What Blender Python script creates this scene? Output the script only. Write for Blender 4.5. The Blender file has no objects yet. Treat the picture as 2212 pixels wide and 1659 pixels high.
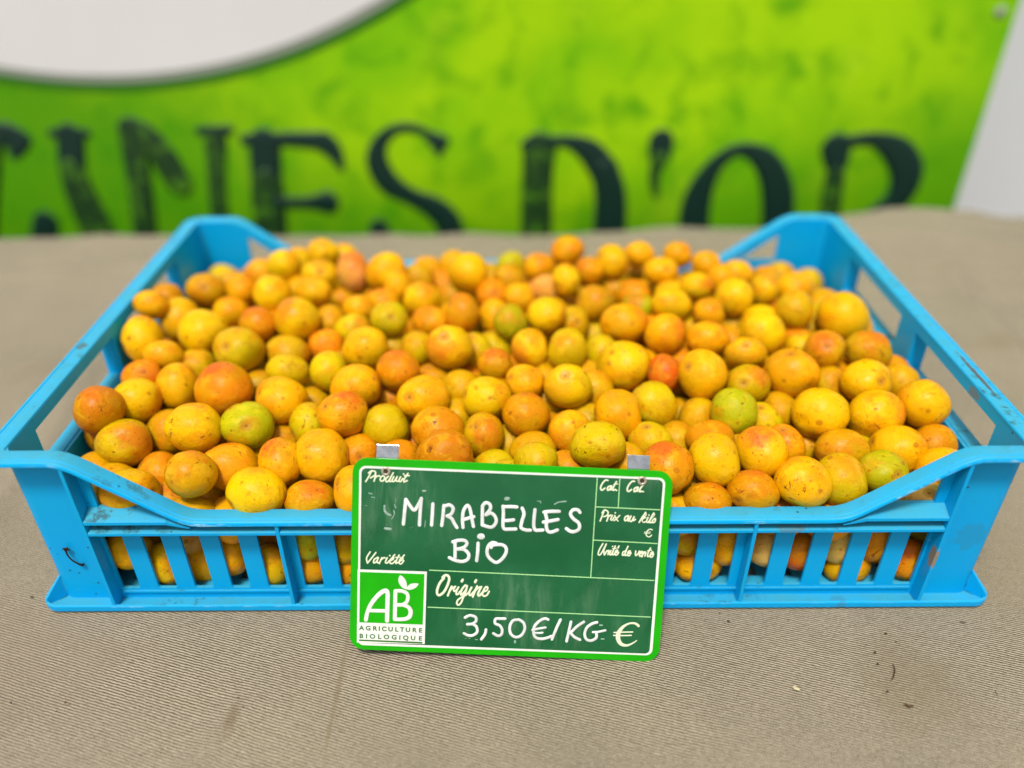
import bpy, bmesh, math, random
from mathutils import Vector, Matrix
random.seed(7)
sc = bpy.context.scene
R = math.radians

# ---------------------------------------------------------------- camera
CAM = Vector([-0.00254, -0.28374, 0.32969])
ROT = [[0.999986, -0.004069, -0.0034], [-0.00508, -0.551297, -0.834294], [0.00152, 0.834299, -0.55131]]          # rows: right, down, forward
cd = bpy.data.cameras.new('camera')
cam = bpy.data.objects.new('camera', cd)
sc.collection.objects.link(cam)
rt, dn, fw = [Vector(r) for r in ROT]
cam.matrix_world = Matrix.Translation(CAM) @ Matrix(((rt.x, -dn.x, -fw.x), (rt.y, -dn.y, -fw.y), (rt.z, -dn.z, -fw.z))).to_4x4()
cd.sensor_width = 36
cd.lens = 36 * 1719.48 / 2212
cd.clip_start = 0.01
cd.clip_end = 200
cd.dof.use_dof = True
cd.dof.focus_distance = 0.396
cd.dof.aperture_fstop = 2.2
sc.camera = cam

# ---------------------------------------------------------------- sky, sun, exposure
SUN_EL, SUN_AZ = 67, 200
wd = bpy.data.worlds.new('World')
sc.world = wd
wd.use_nodes = True
nt = wd.node_tree
sky = nt.nodes.new('ShaderNodeTexSky')
sky.sky_type = 'NISHITA'
sky.sun_disc = False
sky.sun_elevation = R(SUN_EL)
sky.sun_rotation = R(SUN_AZ)
sky.dust_density = 4.0
sky.air_density = 1.0
hs = nt.nodes.new('ShaderNodeHueSaturation')
hs.inputs['Saturation'].default_value = 0.22       # light through a white market canopy is nearly neutral
nt.links.new(sky.outputs[0], hs.inputs['Color'])
nt.links.new(hs.outputs[0], nt.nodes['Background'].inputs[0])
nt.nodes['Background'].inputs[1].default_value = 0.055
sd = bpy.data.lights.new('sun', 'SUN')
sd.energy = 1.5
sd.angle = R(10)
sd.color = (1.0, 0.955, 0.89)
so = bpy.data.objects.new('sun', sd)
sc.collection.objects.link(so)
az, el = R(SUN_AZ), R(SUN_EL)
sv = Vector((math.sin(az) * math.cos(el), math.cos(az) * math.cos(el), math.sin(el)))
so.rotation_euler = sv.to_track_quat('Z', 'Y').to_euler()
so.location = sv * 3
vs = sc.view_settings
vs.view_transform = 'Standard'
vs.look = 'None'
vs.exposure = 1.0
vs.gamma = 1.0
sc.cycles.diffuse_bounces = 1

# ---------------------------------------------------------------- helpers
def link(o, parent=None):
    sc.collection.objects.link(o)
    if parent: o.parent = parent
    return o

def tag(o, label=None, cat=None, group=None, kind=None):
    if label: o['label'] = label
    if cat: o['category'] = cat
    if group: o['group'] = group
    if kind: o['kind'] = kind
    return o

def mk(name, V, Fc, mat, parent=None, smooth=False, bevel=0):
    me = bpy.data.meshes.new(name)
    me.from_pydata([tuple(v) for v in V], [], Fc)
    me.materials.append(mat)
    bm = bmesh.new(); bm.from_mesh(me)
    bmesh.ops.recalc_face_normals(bm, faces=bm.faces)
    if bevel:
        ed = [e for e in bm.edges if len(e.link_faces) == 2 and e.calc_face_angle(0) > 0.6]
        bmesh.ops.bevel(bm, geom=ed, offset=bevel, segments=2, profile=0.6, affect='EDGES')
    bm.to_mesh(me); bm.free()
    if smooth:
        for p in me.polygons: p.use_smooth = True
        if smooth == 'auto':
            me.set_sharp_from_angle(angle=R(38))
    return link(bpy.data.objects.new(name, me), parent)

def empty(name, loc=(0, 0, 0)):
    o = bpy.data.objects.new(name, None)
    o.empty_display_size = 0.02
    o.location = loc
    return link(o)

class Geo:
    def __init__(s): s.V = []; s.F = []
    def add(s, V, Fc):
        n = len(s.V); s.V += [tuple(v) for v in V]; s.F += [tuple(i + n for i in f) for f in Fc]
    def box(s, x0, x1, y0, y1, z0, z1):
        V = [(x, y, z) for x in (x0, x1) for y in (y0, y1) for z in (z0, z1)]
        s.add(V, [(0, 1, 3, 2), (4, 6, 7, 5), (0, 4, 5, 1), (2, 3, 7, 6), (0, 2, 6, 4), (1, 5, 7, 3)])
    def prism(s, pts, fn, a, b):
        """extrude the outline pts between a and b; fn(p, t) -> 3d point"""
        n = len(pts)
        V = [fn(p, a) for p in pts] + [fn(p, b) for p in pts]
        s.add(V, [tuple(range(n)), tuple(range(2 * n - 1, n - 1, -1))] + [(i, (i + 1) % n, n + (i + 1) % n, n + i) for i in range(n)])

def N(t, typ, **kw):
    n = t.nodes.new(typ)
    for k, v in kw.items():
        if k.startswith('i_'):
            n.inputs[k[2:].replace('_', ' ')].default_value = v
        else: setattr(n, k, v)
    return n

def material(name):
    m = bpy.data.materials.new(name); m.use_nodes = True
    return m, m.node_tree, m.node_tree.nodes['Principled BSDF']

def rgb(c): return (c[0], c[1], c[2], 1)

def mix(t, fac, a, b, blend='MIX'):
    n = t.nodes.new('ShaderNodeMix'); n.data_type = 'RGBA'; n.blend_type = blend
    def put(sock, v):
        if isinstance(v, (tuple, list)): sock.default_value = rgb(v)
        elif isinstance(v, (int, float)): sock.default_value = v
        else: t.links.new(v, sock)
    put(n.inputs[0], fac); put(n.inputs[6], a); put(n.inputs[7], b)
    return n.outputs[2]

def noise(t, vec, scale, detail=3, rough=0.5, dist=0.0):
    n = N(t, 'ShaderNodeTexNoise'); n.inputs['Scale'].default_value = scale
    n.inputs['Detail'].default_value = detail; n.inputs['Roughness'].default_value = rough
    n.inputs['Distortion'].default_value = dist
    t.links.new(vec, n.inputs['Vector'])
    return n.outputs['Fac']

def ramp(t, v, lo, hi, a=0.0, b=1.0):
    n = N(t, 'ShaderNodeMapRange'); n.interpolation_type = 'SMOOTHSTEP'
    t.links.new(v, n.inputs[0])
    for i, x in enumerate((lo, hi, a, b)): n.inputs[i + 1].default_value = x
    return n.outputs[0]

def math_(t, op, a, b=0.0):
    n = N(t, 'ShaderNodeMath'); n.operation = op
    for i, v in enumerate((a, b)):
        if isinstance(v, (int, float)): n.inputs[i].default_value = v
        else: t.links.new(v, n.inputs[i])
    return n.outputs[0]

def coord(t, scale=(1, 1, 1), kind='Object', offset=None):
    tc = N(t, 'ShaderNodeTexCoord'); mp = N(t, 'ShaderNodeMapping')
    mp.inputs['Scale'].default_value = scale
    t.links.new(tc.outputs[kind], mp.inputs['Vector'])
    if offset is not None: t.links.new(offset, mp.inputs['Location'])
    return mp.outputs[0]

def bump(t, bs, h, strength, dist):
    b = N(t, 'ShaderNodeBump'); b.inputs['Strength'].default_value = strength; b.inputs['Distance'].default_value = dist
    t.links.new(h, b.inputs['Height']); t.links.new(b.outputs[0], bs.inputs['Normal'])

def plain(name, col, rough=0.5, spec=0.5, vary=0.0, vscale=60, metallic=0.0):
    m, t, b = material(name)
    b.inputs['Roughness'].default_value = rough
    b.inputs['Specular IOR Level'].default_value = spec
    b.inputs['Metallic'].default_value = metallic
    if vary:
        f = noise(t, coord(t), vscale, 4)
        c2 = tuple(x * (1 - vary) for x in col)
        t.links.new(mix(t, ramp(t, f, .35, .65), col, c2), b.inputs['Base Color'])
    else: b.inputs['Base Color'].default_value = rgb(col)
    return m

# ---------------------------------------------------------------- materials
def mat_cloth():
    m, t, b = material('taupe_twill_cloth')
    v = coord(t)
    # diagonal twill ribs, about 1.4 mm apart, broken up by the thread grain
    mp = N(t, 'ShaderNodeMapping'); mp.inputs['Rotation'].default_value = (0, 0, R(17))
    t.links.new(v, mp.inputs['Vector'])
    w = N(t, 'ShaderNodeTexWave'); w.wave_type = 'BANDS'; w.bands_direction = 'Y'; w.wave_profile = 'SIN'
    w.inputs['Scale'].default_value = 2 * math.pi / (20 * .00135); w.inputs['Distortion'].default_value = 2.4
    w.inputs['Detail'].default_value = 3; w.inputs['Detail Scale'].default_value = 1.2; w.inputs['Detail Roughness'].default_value = .7
    t.links.new(mp.outputs[0], w.inputs['Vector'])
    fib = noise(t, coord(t, (420, 1500, 420)), 1.0, 4, .75)
    f2 = noise(t, coord(t, (1300, 500, 900)), 1.0, 3, .7)
    weave = math_(t, 'ADD', math_(t, 'MULTIPLY', w.outputs['Fac'], .43), math_(t, 'ADD', math_(t, 'MULTIPLY', fib, .42), math_(t, 'MULTIPLY', f2, .22)))
    big = noise(t, v, 7, 4, .55)
    col = mix(t, ramp(t, big, .35, .68), (.315, .262, .170), (.255, .215, .135))
    mid = noise(t, v, 45, 4, .6)
    col = mix(t, ramp(t, mid, .55, .75, 0, .35), col, (.29, .24, .16))
    stain = noise(t, coord(t, (30, 9, 30)), 1.0, 5, .6, .6)
    col = mix(t, ramp(t, stain, .66, .76, 0, .45), col, (.22, .165, .09))
    col = mix(t, ramp(t, weave, .28, .60, .95, 0), col, (.060, .045, .030))
    col = mix(t, ramp(t, weave, .56, .80, 0, .75), col, (.62, .54, .42))
    tc0 = N(t, 'ShaderNodeTexCoord')
    for c, r_, tint, amt in (((-.086, -.050, 0), (.0016, .045, 9), (.20, .15, .08), .55), ((-.132, -.062, 0), (.004, .012, 9), (.15, .10, .05), .5), ((.19, -.045, 0), (.030, .030, 9), (.20, .155, .085), .4),
                            ((-.27, -.03, 0), (.09, .05, 9), (.25, .19, .13), .5), ((.33, .02, 0), (.10, .05, 9), (.27, .22, .13), .4), ((-.38, .12, 0), (.02, .10, 9), (.27, .20, .14), .5), ((.42, .27, 0), (.08, .02, 9), (.25, .19, .11), .5)):
        mp = N(t, 'ShaderNodeMapping'); mp.inputs['Scale'].default_value = tuple(1 / a for a in r_); mp.inputs['Location'].default_value = tuple(-p / a for p, a in zip(c, r_))
        t.links.new(tc0.outputs['Object'], mp.inputs['Vector'])
        ln = N(t, 'ShaderNodeVectorMath'); ln.operation = 'LENGTH'; t.links.new(mp.outputs[0], ln.inputs[0])
        q = math_(t, 'ADD', ln.outputs['Value'], math_(t, 'MULTIPLY', math_(t, 'SUBTRACT', noise(t, v, 60, 5, .7), .5), 1.8))
        col = mix(t, ramp(t, q, .3, 1.15, amt, 0), col, tint)
    t.links.new(col, b.inputs['Base Color'])
    b.inputs['Roughness'].default_value = .92; b.inputs['Specular IOR Level'].default_value = .11
    b.inputs['Sheen Weight'].default_value = .15
    bump(t, b, weave, .7, .0005)
    return m

def mat_plastic():
    m, t, b = material('blue_crate_plastic')
    v = coord(t)
    n1 = noise(t, v, 26, 4, .6)
    col = mix(t, ramp(t, n1, .35, .7), (.0, .44, .95), (.001, .46, .90))
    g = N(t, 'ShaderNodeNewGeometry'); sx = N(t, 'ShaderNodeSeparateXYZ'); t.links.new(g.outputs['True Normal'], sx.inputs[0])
    # weathering and dirt on upward ledges, with the sky's tone painted in
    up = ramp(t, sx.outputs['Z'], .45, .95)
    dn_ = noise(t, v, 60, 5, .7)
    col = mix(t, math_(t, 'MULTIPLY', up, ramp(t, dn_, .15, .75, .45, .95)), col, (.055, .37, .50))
    grime = noise(t, v, 120, 5, .75)
    gm = noise(t, v, 14, 3, .5)
    col = mix(t, math_(t, 'MULTIPLY', math_(t, 'MULTIPLY', up, ramp(t, grime, .52, .64)), ramp(t, gm, .50, .66, .03, .7)), col, (.035, .055, .05))
    # small dark specks and pale scuffs
    vo = N(t, 'ShaderNodeTexVoronoi'); vo.inputs['Scale'].default_value = 190; t.links.new(v, vo.inputs['Vector'])
    sp = math_(t, 'MULTIPLY', ramp(t, vo.outputs['Distance'], .08, .17, 1, 0), ramp(t, noise(t, v, 33, 3), .56, .62))
    col = mix(t, math_(t, 'MULTIPLY', sp, .8), col, (.02, .05, .07))
    sc_ = noise(t, coord(t, (50, 260, 260)), 1.0, 4, .6, .4)
    col = mix(t, ramp(t, sc_, .70, .76, 0, .45), col, (.36, .66, .80))
    wa = N(t, 'ShaderNodeAttribute'); wa.attribute_name = 'wear'
    wn = noise(t, coord(t, (150, 150, 400)), 1.0, 5, .7)
    wz = noise(t, v, 18, 3, .6)
    col = mix(t, math_(t, 'MULTIPLY', math_(t, 'MULTIPLY', ramp(t, wa.outputs['Fac'], .75, 1.0), ramp(t, wn, .46, .62)), ramp(t, wz, .44, .62, .0, .75)), col, (.50, .78, .86))
    br = noise(t, coord(t, (26, 26, 18)), 1.0, 4, .6, .5)
    col = mix(t, ramp(t, br, .72, .76, 0, .7), col, (.20, .12, .05))
    tc0 = N(t, 'ShaderNodeTexCoord')
    def spot(col, c, r_, tint, amt, thr=.5):
        mp = N(t, 'ShaderNodeMapping'); mp.vector_type = 'POINT'
        mp.inputs['Scale'].default_value = tuple(1 / a for a in r_)
        mp.inputs['Location'].default_value = tuple(-p / a for p, a in zip(c, r_))
        t.links.new(tc0.outputs['Object'], mp.inputs['Vector'])
        ln = N(t, 'ShaderNodeVectorMath'); ln.operation = 'LENGTH'; t.links.new(mp.outputs[0], ln.inputs[0])
        q = math_(t, 'ADD', ln.outputs['Value'], math_(t, 'MULTIPLY', math_(t, 'SUBTRACT', noise(t, v, 260, 4, .7), .5), 1.6))
        return mix(t, ramp(t, q, .75, 1.05, amt, 0), col, tint)
    # individual stains: a brown scab on the right front rib, smears, scratches on the rails
    col = spot(col, (.2104, .002, .036), (.002, .004, .0080), (.40, .24, .07), .85)
    col = spot(col, (.2290, .008, .043), (.009, .004, .010), (.03, .26, .42), .35)
    col = spot(col, (.2450, .072, .0995), (.0012, .022, .004), (.10, .06, .03), .85)
    col = spot(col, (.2400, .060, .0950), (.002, .006, .003), (.22, .14, .05), .6)
    col = spot(col, (-.2455, .105, .0998), (.0030, .004, .004), (.09, .10, .05), .7)
    col = spot(col, (.134, .001, .0560), (.008, .006, .003), (.14, .20, .20), .55)
    col = spot(col, (-.1965, .008, .0490), (.004, .003, .005), (.03, .06, .08), .8)
    col = spot(col, (.170, .003, .0020), (.004, .006, .003), (.06, .24, .34), .45)
    t.links.new(col, b.inputs['Base Color'])
    t.links.new(ramp(t, dn_, .3, .7, .34, .52), b.inputs['Roughness'])
    b.inputs['Specular IOR Level'].default_value = .20
    bump(t, b, noise(t, v, 330, 3, .6), .12, .0006)
    return m

def mat_plum(name, from_attr):
    m, t, b = material(name)
    oi = N(t, 'ShaderNodeObjectInfo')
    if from_attr:
        a = N(t, 'ShaderNodeAttribute'); a.attribute_name = 'tint'
        base = a.outputs['Color']; rnd = 0.37
        off = N(t, 'ShaderNodeCombineXYZ').outputs[0]; marks = 0.3; spots = 0.3
    else:
        base = oi.outputs['Color']; rnd = oi.outputs['Random']
        cx = N(t, 'ShaderNodeCombineXYZ')
        t.links.new(math_(t, 'MULTIPLY', rnd, 13.7), cx.inputs[0]); t.links.new(math_(t, 'MULTIPLY', rnd, 41.3), cx.inputs[1])
        t.links.new(math_(t, 'MULTIPLY', rnd, 7.9), cx.inputs[2]); off = cx.outputs[0]
        am = N(t, 'ShaderNodeAttribute'); am.attribute_type = 'OBJECT'; am.attribute_name = 'blemish'; marks = am.outputs['Fac']
        asp = N(t, 'ShaderNodeAttribute'); asp.attribute_type = 'OBJECT'; asp.attribute_name = 'freckle'; spots = asp.outputs['Fac']
    k = 80 if from_attr else 1
    v = coord(t, (k, k, k), offset=off)
    pole = N(t, 'ShaderNodeAttribute'); pole.attribute_name = 'pole'
    cheek = N(t, 'ShaderNodeAttribute'); cheek.attribute_name = 'cheek'
    # marbled flesh showing through the skin
    n1 = noise(t, v, 1.35, 6, .66, 1.4)
    warm = mix(t, .70, base, (.78, .20, .003))
    pale = mix(t, .5, base, (.98, .62, .02))
    green = mix(t, .45, base, (.50, .40, .003))
    col = mix(t, ramp(t, n1, .50, .62, 0, .60), base, pale)
    n2 = noise(t, v, .8, 3, .5, .3)
    col = mix(t, ramp(t, n2, .50, .68, 0, .70), col, warm)
    n3 = noise(t, v, .62, 2, .5, .2)
    col = mix(t, ramp(t, n3, .50, .66, 0, .75), col, green)
    # sun blush on one cheek, with red freckles
    n4 = noise(t, v, 2.1, 4, .6)
    ck = math_(t, 'ADD', cheek.outputs['Fac'], math_(t, 'MULTIPLY', math_(t, 'SUBTRACT', n4, .5), .9))
    col = mix(t, math_(t, 'MULTIPLY', ramp(t, ck, .55, 1.1), math_(t, 'ADD', math_(t, 'MULTIPLY', spots, .75), .12)), col, (.70, .10, .010))
    vo = N(t, 'ShaderNodeTexVoronoi'); vo.inputs['Scale'].default_value = 4.6; t.links.new(v, vo.inputs['Vector'])
    zone = ramp(t, noise(t, v, 1.0, 3), .54, .66)
    zone = math_(t, 'MAXIMUM', math_(t, 'MULTIPLY', zone, .7), math_(t, 'MULTIPLY', ramp(t, ck, .35, .7), spots))
    fr = math_(t, 'MULTIPLY', ramp(t, vo.outputs['Distance'], .12, .26, 1, 0), zone)
    col = mix(t, math_(t, 'MULTIPLY', fr, .72), col, (.42, .06, .003))
    # single brown spots of very different size
    v2 = N(t, 'ShaderNodeTexVoronoi'); v2.inputs['Scale'].default_value = 1.7; t.links.new(v, v2.inputs['Vector'])
    sz = N(t, 'ShaderNodeSeparateColor'); t.links.new(v2.outputs['Color'], sz.inputs[0])
    q2 = math_(t, 'SUBTRACT', math_(t, 'ADD', v2.outputs['Distance'], math_(t, 'MULTIPLY', math_(t, 'SUBTRACT', noise(t, v, 5, 4, .7), .5), .16)), math_(t, 'MULTIPLY', math_(t, 'POWER', sz.outputs[0], 2.0), .16))
    col = mix(t, ramp(t, q2, .0, .09, .62, 0), col, (.42, .115, .004))
    # russet scars and thin cracks
    s1 = noise(t, coord(t, (k * 1.0, k * 2.4, k * 1.2), offset=off), 1.5, 5, .65, 1.1)
    col = mix(t, math_(t, 'MULTIPLY', ramp(t, s1, .63, .66), math_(t, 'ADD', math_(t, 'MULTIPLY', marks, .9), .35)), col, (.22, .06, .006))
    s2 = noise(t, coord(t, (k * 1, k * 1, k * 4.5), offset=off), 2.2, 4, .7, .6)
    col = mix(t, ramp(t, s2, .655, .71, 0, .6), col, (.34, .13, .02))
    # fine russet veining
    s3 = noise(t, v, 3.2, 6, .72, 1.0)
    vein = math_(t, 'MULTIPLY', ramp(t, math_(t, 'ABSOLUTE', math_(t, 'SUBTRACT', s3, .5)), .0, .030, 1, 0), ramp(t, n2, .42, .60))
    col = mix(t, math_(t, 'MULTIPLY', vein, .5), col, (.40, .15, .006))
    s4 = noise(t, v, 1.9, 6, .75, .5)
    col = mix(t, ramp(t, s4, .54, .70, 0, .6), col, (.46, .17, .004))
    # stem end
    col = mix(t, ramp(t, pole.outputs['Fac'], .955, .985, 0, .55), col, (.50, .20, .02))
    col = mix(t, ramp(t, pole.outputs['Fac'], .993, .998, 0, .75), col, (.26, .10, .02))
    # waxy bloom
    bl = noise(t, v, 1.7, 5, .7, .5)
    bm_ = ramp(t, bl, .54, .76, 0, .20)
    col = mix(t, bm_, col, (.92, .60, .10))
    t.links.new(col, b.inputs['Base Color'])
    t.links.new(ramp(t, bl, .4, .75, .30, .55), b.inputs['Roughness'])
    b.inputs['Specular IOR Level'].default_value = .15
    if not from_attr:
        b.inputs['Subsurface Weight'].default_value = .2
        b.inputs['Subsurface Radius'].default_value = (1.0, .35, .05)
        b.inputs['Subsurface Scale'].default_value = .004
    h = math_(t, 'ADD', math_(t, 'MULTIPLY', noise(t, v, 2.3, 5, .6, .7), 1.0), math_(t, 'MULTIPLY', fr, -.12))
    h = math_(t, 'ADD', h, math_(t, 'MULTIPLY', ramp(t, s1, .68, .73), -.2))
    bump(t, b, h, .38, .0016)
    return m

def mat_banner():
    m, t, b = material('printed_green_banner')
    v = coord(t)
    a = noise(t, v, 6.5, 3, .55, .3); c = noise(t, v, 19, 4, .6, .4)
    col = mix(t, ramp(t, a, .38, .66), (.44, .80, .001), (.24, .64, .001))
    col = mix(t, ramp(t, c, .46, .72, 0, .8), col, (.075, .40, .001))
    col = mix(t, ramp(t, noise(t, v, 9, 3, .6), .55, .75, 0, .7), col, (.55, .88, .012))
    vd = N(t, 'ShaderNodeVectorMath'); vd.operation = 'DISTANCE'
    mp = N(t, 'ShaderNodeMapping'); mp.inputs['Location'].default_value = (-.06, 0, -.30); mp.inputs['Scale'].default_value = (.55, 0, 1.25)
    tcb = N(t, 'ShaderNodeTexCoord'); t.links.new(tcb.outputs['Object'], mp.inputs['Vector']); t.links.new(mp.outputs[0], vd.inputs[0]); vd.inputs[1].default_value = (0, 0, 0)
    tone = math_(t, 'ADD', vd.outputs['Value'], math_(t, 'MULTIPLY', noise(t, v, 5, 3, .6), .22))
    col = mix(t, ramp(t, tone, .24, .50, 0, .85), col, (.070, .33, .001), 'MIX')  # darker away from the upper centre: shade painted into the green
    t.links.new(col, b.inputs['Base Color'])
    b.inputs['Roughness'].default_value = .55; b.inputs['Specular IOR Level'].default_value = .2
    return m

def mat_letter(fade):
    m, t, b = material('banner_letter_worn' if fade else 'banner_letter_ink')
    v = coord(t)
    n = noise(t, v, 55, 5, .7, .5)
    lo, hi = (.48, .70) if fade else (.72, .95)
    col = mix(t, ramp(t, n, lo, hi), (.002, .030, .020) if not fade else (.010, .050, .010), (.11, .34, .004))
    t.links.new(col, b.inputs['Base Color'])
    b.inputs['Roughness'].default_value = .5
    return m

def mat_panel():
    m, t, b = material('dark_green_slate_film')
    v = coord(t)
    n1 = noise(t, v, 22, 4, .6)
    col = mix(t, ramp(t, n1, .35, .7), (.002, .095, .026), (.010, .130, .042))
    reflection_haze = noise(t, coord(t, (160, 34, 60)), 1.0, 5, .65, .6)  # marker haze, strengthened to paint vertical reflection bands into the colour
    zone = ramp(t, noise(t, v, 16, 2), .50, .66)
    col = mix(t, math_(t, 'MULTIPLY', ramp(t, reflection_haze, .42, .72), math_(t, 'MULTIPLY', zone, .42)), col, (.16, .30, .17))
    t.links.new(col, b.inputs['Base Color'])
    t.links.new(ramp(t, noise(t, v, 30, 4), .3, .7, .16, .30), b.inputs['Roughness'])
    b.inputs['Specular IOR Level'].default_value = .6
    bump(t, b, noise(t, v, 700, 2, .5), .10, .0003)
    return m

M = dict(
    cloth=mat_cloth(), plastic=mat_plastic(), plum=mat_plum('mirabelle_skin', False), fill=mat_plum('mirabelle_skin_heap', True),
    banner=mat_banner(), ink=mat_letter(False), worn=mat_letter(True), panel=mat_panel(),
    lime=plain('lime_sign_border', (.012, .43, .001), .42, .25, .12, 40), white=plain('white_sign_print', (.86, .88, .80), .45, .5, .06, 90),
    cream=plain('cream_print', (.80, .86, .60), .5), line=plain('pale_green_rule', (.42, .80, .34), .5),
    pen=plain('white_marker_paint', (.86, .89, .86), .42, .5, .22, 150), smudge=plain('faded_marker', (.34, .50, .40), .6, .4, .35, 500),
    olive=plain('dark_green_print', (.030, .155, .012), .5), tab=plain('scratched_clip', (.62, .64, .66), .22, .5, .25, 240, .95),
    brass=plain('worn_eyelet', (.62, .54, .42), .34, .5, .3, 300, .45), hole=plain('eyelet_hole', (.05, .035, .015), .9),
    discw=plain('banner_white_print', (.90, .895, .89), .55, .4, .05, 4), grey=plain('banner_grey_edge', (.34, .38, .31), .5), dgreen=plain('banner_dark_edge', (.03, .20, .002), .5),
    tent=plain('white_tent_sheet', (.90, .91, .90), .8, .3, .06, 3), ground=plain('asphalt', (.06, .06, .058), .9, .3, .3, 12),
    stem=plain('dry_stem', (.035, .014, .008), .7, .3, .4, 900), crumb=plain('brown_crumb', (.12, .055, .02), .9, .2, .5, 900),
    husk=plain('pale_husk', (.66, .58, .34), .7, .3, .2, 900))

# ---------------------------------------------------------------- the setting
def sheet(name, x0, x1, y0, y1, z, mat, kind='structure'):
    return tag(mk(name, [(x0, y0, z), (x1, y0, z), (x1, y1, z), (x0, y1, z)], [(0, 1, 2, 3)], mat), kind=kind)
sheet('ground', -60, 60, -60, 60, -.76, M['ground'])

# tablecloth: one draped sheet, ruckled up at its far right corner
HX = [(-9, 0), (.05, 0), (.094, .003), (.166, .006), (.238, .009), (.30, .015), (.36, .025), (.40, .0295), (.43, .030), (.47, .0255), (.53, .016), (.62, .010), (.75, .014), (.9, .006), (9, .004)]
def lerp(tab, x):
    for (a, p), (b_, q) in zip(tab, tab[1:]):
        if x <= b_:
            f = (x - a) / (b_ - a); f = f * f * (3 - 2 * f)
            return p + (q - p) * f
    return tab[-1][1]
CREASE = [(-.9, -.1, -.26, .32, .012, .004), (-.34, .5, -.30, -.2, .010, .0035), (-.62, .5, -.42, -.35, .018, .004), (.33, -.3, .42, .45, .011, .0035), (.30, .42, .95, .28, .014, .005), (-.25, -.16, .1, -.09, .008, .0016),
          (-.20, -.3, -.12, -.02, .009, .0018), (.12, -.3, .30, .0, .010, .002), (-.9, .38, -.3, .43, .012, .003), (.5, .1, .95, .2, .02, .005), (-.75, .12, -.3, .02, .014, .003)]
def cloth_z(x, y):
    z = lerp(HX, x) * math.exp(-((y - .485) / .042) ** 2)
    if x > .2 and y > .3:
        z += .0060 * math.sin(y * 95 + x * 7) * min(1, (x - .2) * 5) * min(1, (y - .3) * 8) * .8
    edge = max(abs(x) - .26, -y - .02, y - .32, 0)
    w = min(1, max(0, edge) * 14)
    z += w * (.0011 * math.sin(x * 31 + y * 17 + 2 * math.sin(y * 13)) + .0008 * math.sin(y * 57 - x * 23 + 1.3) + .0006 * math.sin(x * 83 + 2.1 * math.sin(y * 31)))
    z += .0009 * w * math.sin((x * .6 + y) * 70 + 3 * math.sin(x * 9))
    for (ax, ay, bx, by, wd_, hh) in CREASE:
        dx, dy = bx - ax, by - ay; L = math.hypot(dx, dy)
        u = ((x - ax) * dx + (y - ay) * dy) / L; v_ = ((x - ax) * dy - (y - ay) * dx) / L + .004 * math.sin(u * 40)
        fade = min(1, max(0, u / .05)) * min(1, max(0, (L - u) / .05))
        z += w * 2.0 * hh * fade * math.exp(-(v_ / wd_) ** 2)
    return z - .0012 - .0016 * w
nx, ny = 340, 200
X0, X1, Y0, Y1 = -1.05, 1.05, -.52, .505
V, Fc = [], []
for j in range(-3, ny + 4):
    for i in range(-3, nx + 4):
        ii, jj = min(max(i, 0), nx), min(max(j, 0), ny)
        x, y = X0 + (X1 - X0) * ii / nx, Y0 + (Y1 - Y0) * jj / ny
        z = cloth_z(x, y)
        ex, ey = i - ii, j - jj
        e = max(abs(ex), abs(ey))
        if e:
            fold = .012 * math.sin(x * 22 + y * 22)
            d = (0, .006, .020, .030)[e]
            x += d * (1 if ex > 0 else -1 if ex < 0 else 0); y += d * (1 if ey > 0 else -1 if ey < 0 else 0)
            if e == 3: x += fold if ex else 0; y += fold if ey else 0
            z -= (0, .002, .020, .70)[e]
        V.append((x, y, z))
Wd = nx + 7
for j in range(ny + 6):
    for i in range(nx + 6):
        a = j * Wd + i
        Fc.append((a, a + 1, a + 1 + Wd, a + Wd))
tag(mk('tablecloth', V, Fc, M['cloth'], smooth=True), 'taupe twill tablecloth under the blue crate, ruckled at its far right', 'tablecloth')

# white tent wall behind everything
V, Fc = [], []
for i in range(61):
    x = -2.4 + i * .085
    for z in (-.75, 1.9): V.append((x, 1.25 + .03 * math.sin(x * 7) + .015 * math.sin(x * 19 + 1), z))
for i in range(60): Fc.append((2 * i, 2 * i + 2, 2 * i + 3, 2 * i + 1))
tag(mk('tent_wall', V, Fc, M['tent'], smooth=True), 'white canvas tent wall hanging behind the green banner', 'tent wall')

# ---------------------------------------------------------------- banner
BY = .62
ban = tag(empty('banner', (0, BY, -.05)), 'lime green shop banner with dark serif capitals hanging behind the table', 'banner')
def bl(x, y, z): return (x, y - BY, z + .05)
g = Geo()
outline = [(-1.5, -.62), (.5249, -.62), (.5286, 1.05), (-1.5, 1.05)]
g.prism(outline, lambda p, t: bl(p[0], t, p[1]), BY, BY + .0012)
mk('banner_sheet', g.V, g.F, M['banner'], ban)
def disc_ring(name, cx, cz, r0, r1, y, mat, n=160):
    g = Geo()
    if r0 == 0:
        pts = [(cx + r1 * math.cos(2 * math.pi * i / n), cz + r1 * math.sin(2 * math.pi * i / n)) for i in range(n)]
        pts = [(x, min(z, 1.04)) for x, z in pts]
        g.prism(pts, lambda p, t: bl(p[0], t, p[1]), y, y + .0004)
    else:
        for i in range(n):
            a, b_ = 2 * math.pi * i / n, 2 * math.pi * (i + 1) / n
            q = [(cx + r * math.cos(w), min(1.04, cz + r * math.sin(w))) for r, w in ((r0, a), (r1, a), (r1, b_), (r0, b_))]
            g.prism(q, lambda p, t: bl(p[0], t, p[1]), y, y + .0004)
    return mk(name, g.V, g.F, mat, ban)
disc_ring('dark_edge_print', -.437, .790, .661, .671, BY - .0010, M['dgreen'])
disc_ring('grey_edge_print', -.437, .790, .652, .6625, BY - .0016, M['grey'])
disc_ring('white_disc_print', -.437, .790, 0, .654, BY - .0022, M['discw'])

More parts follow.
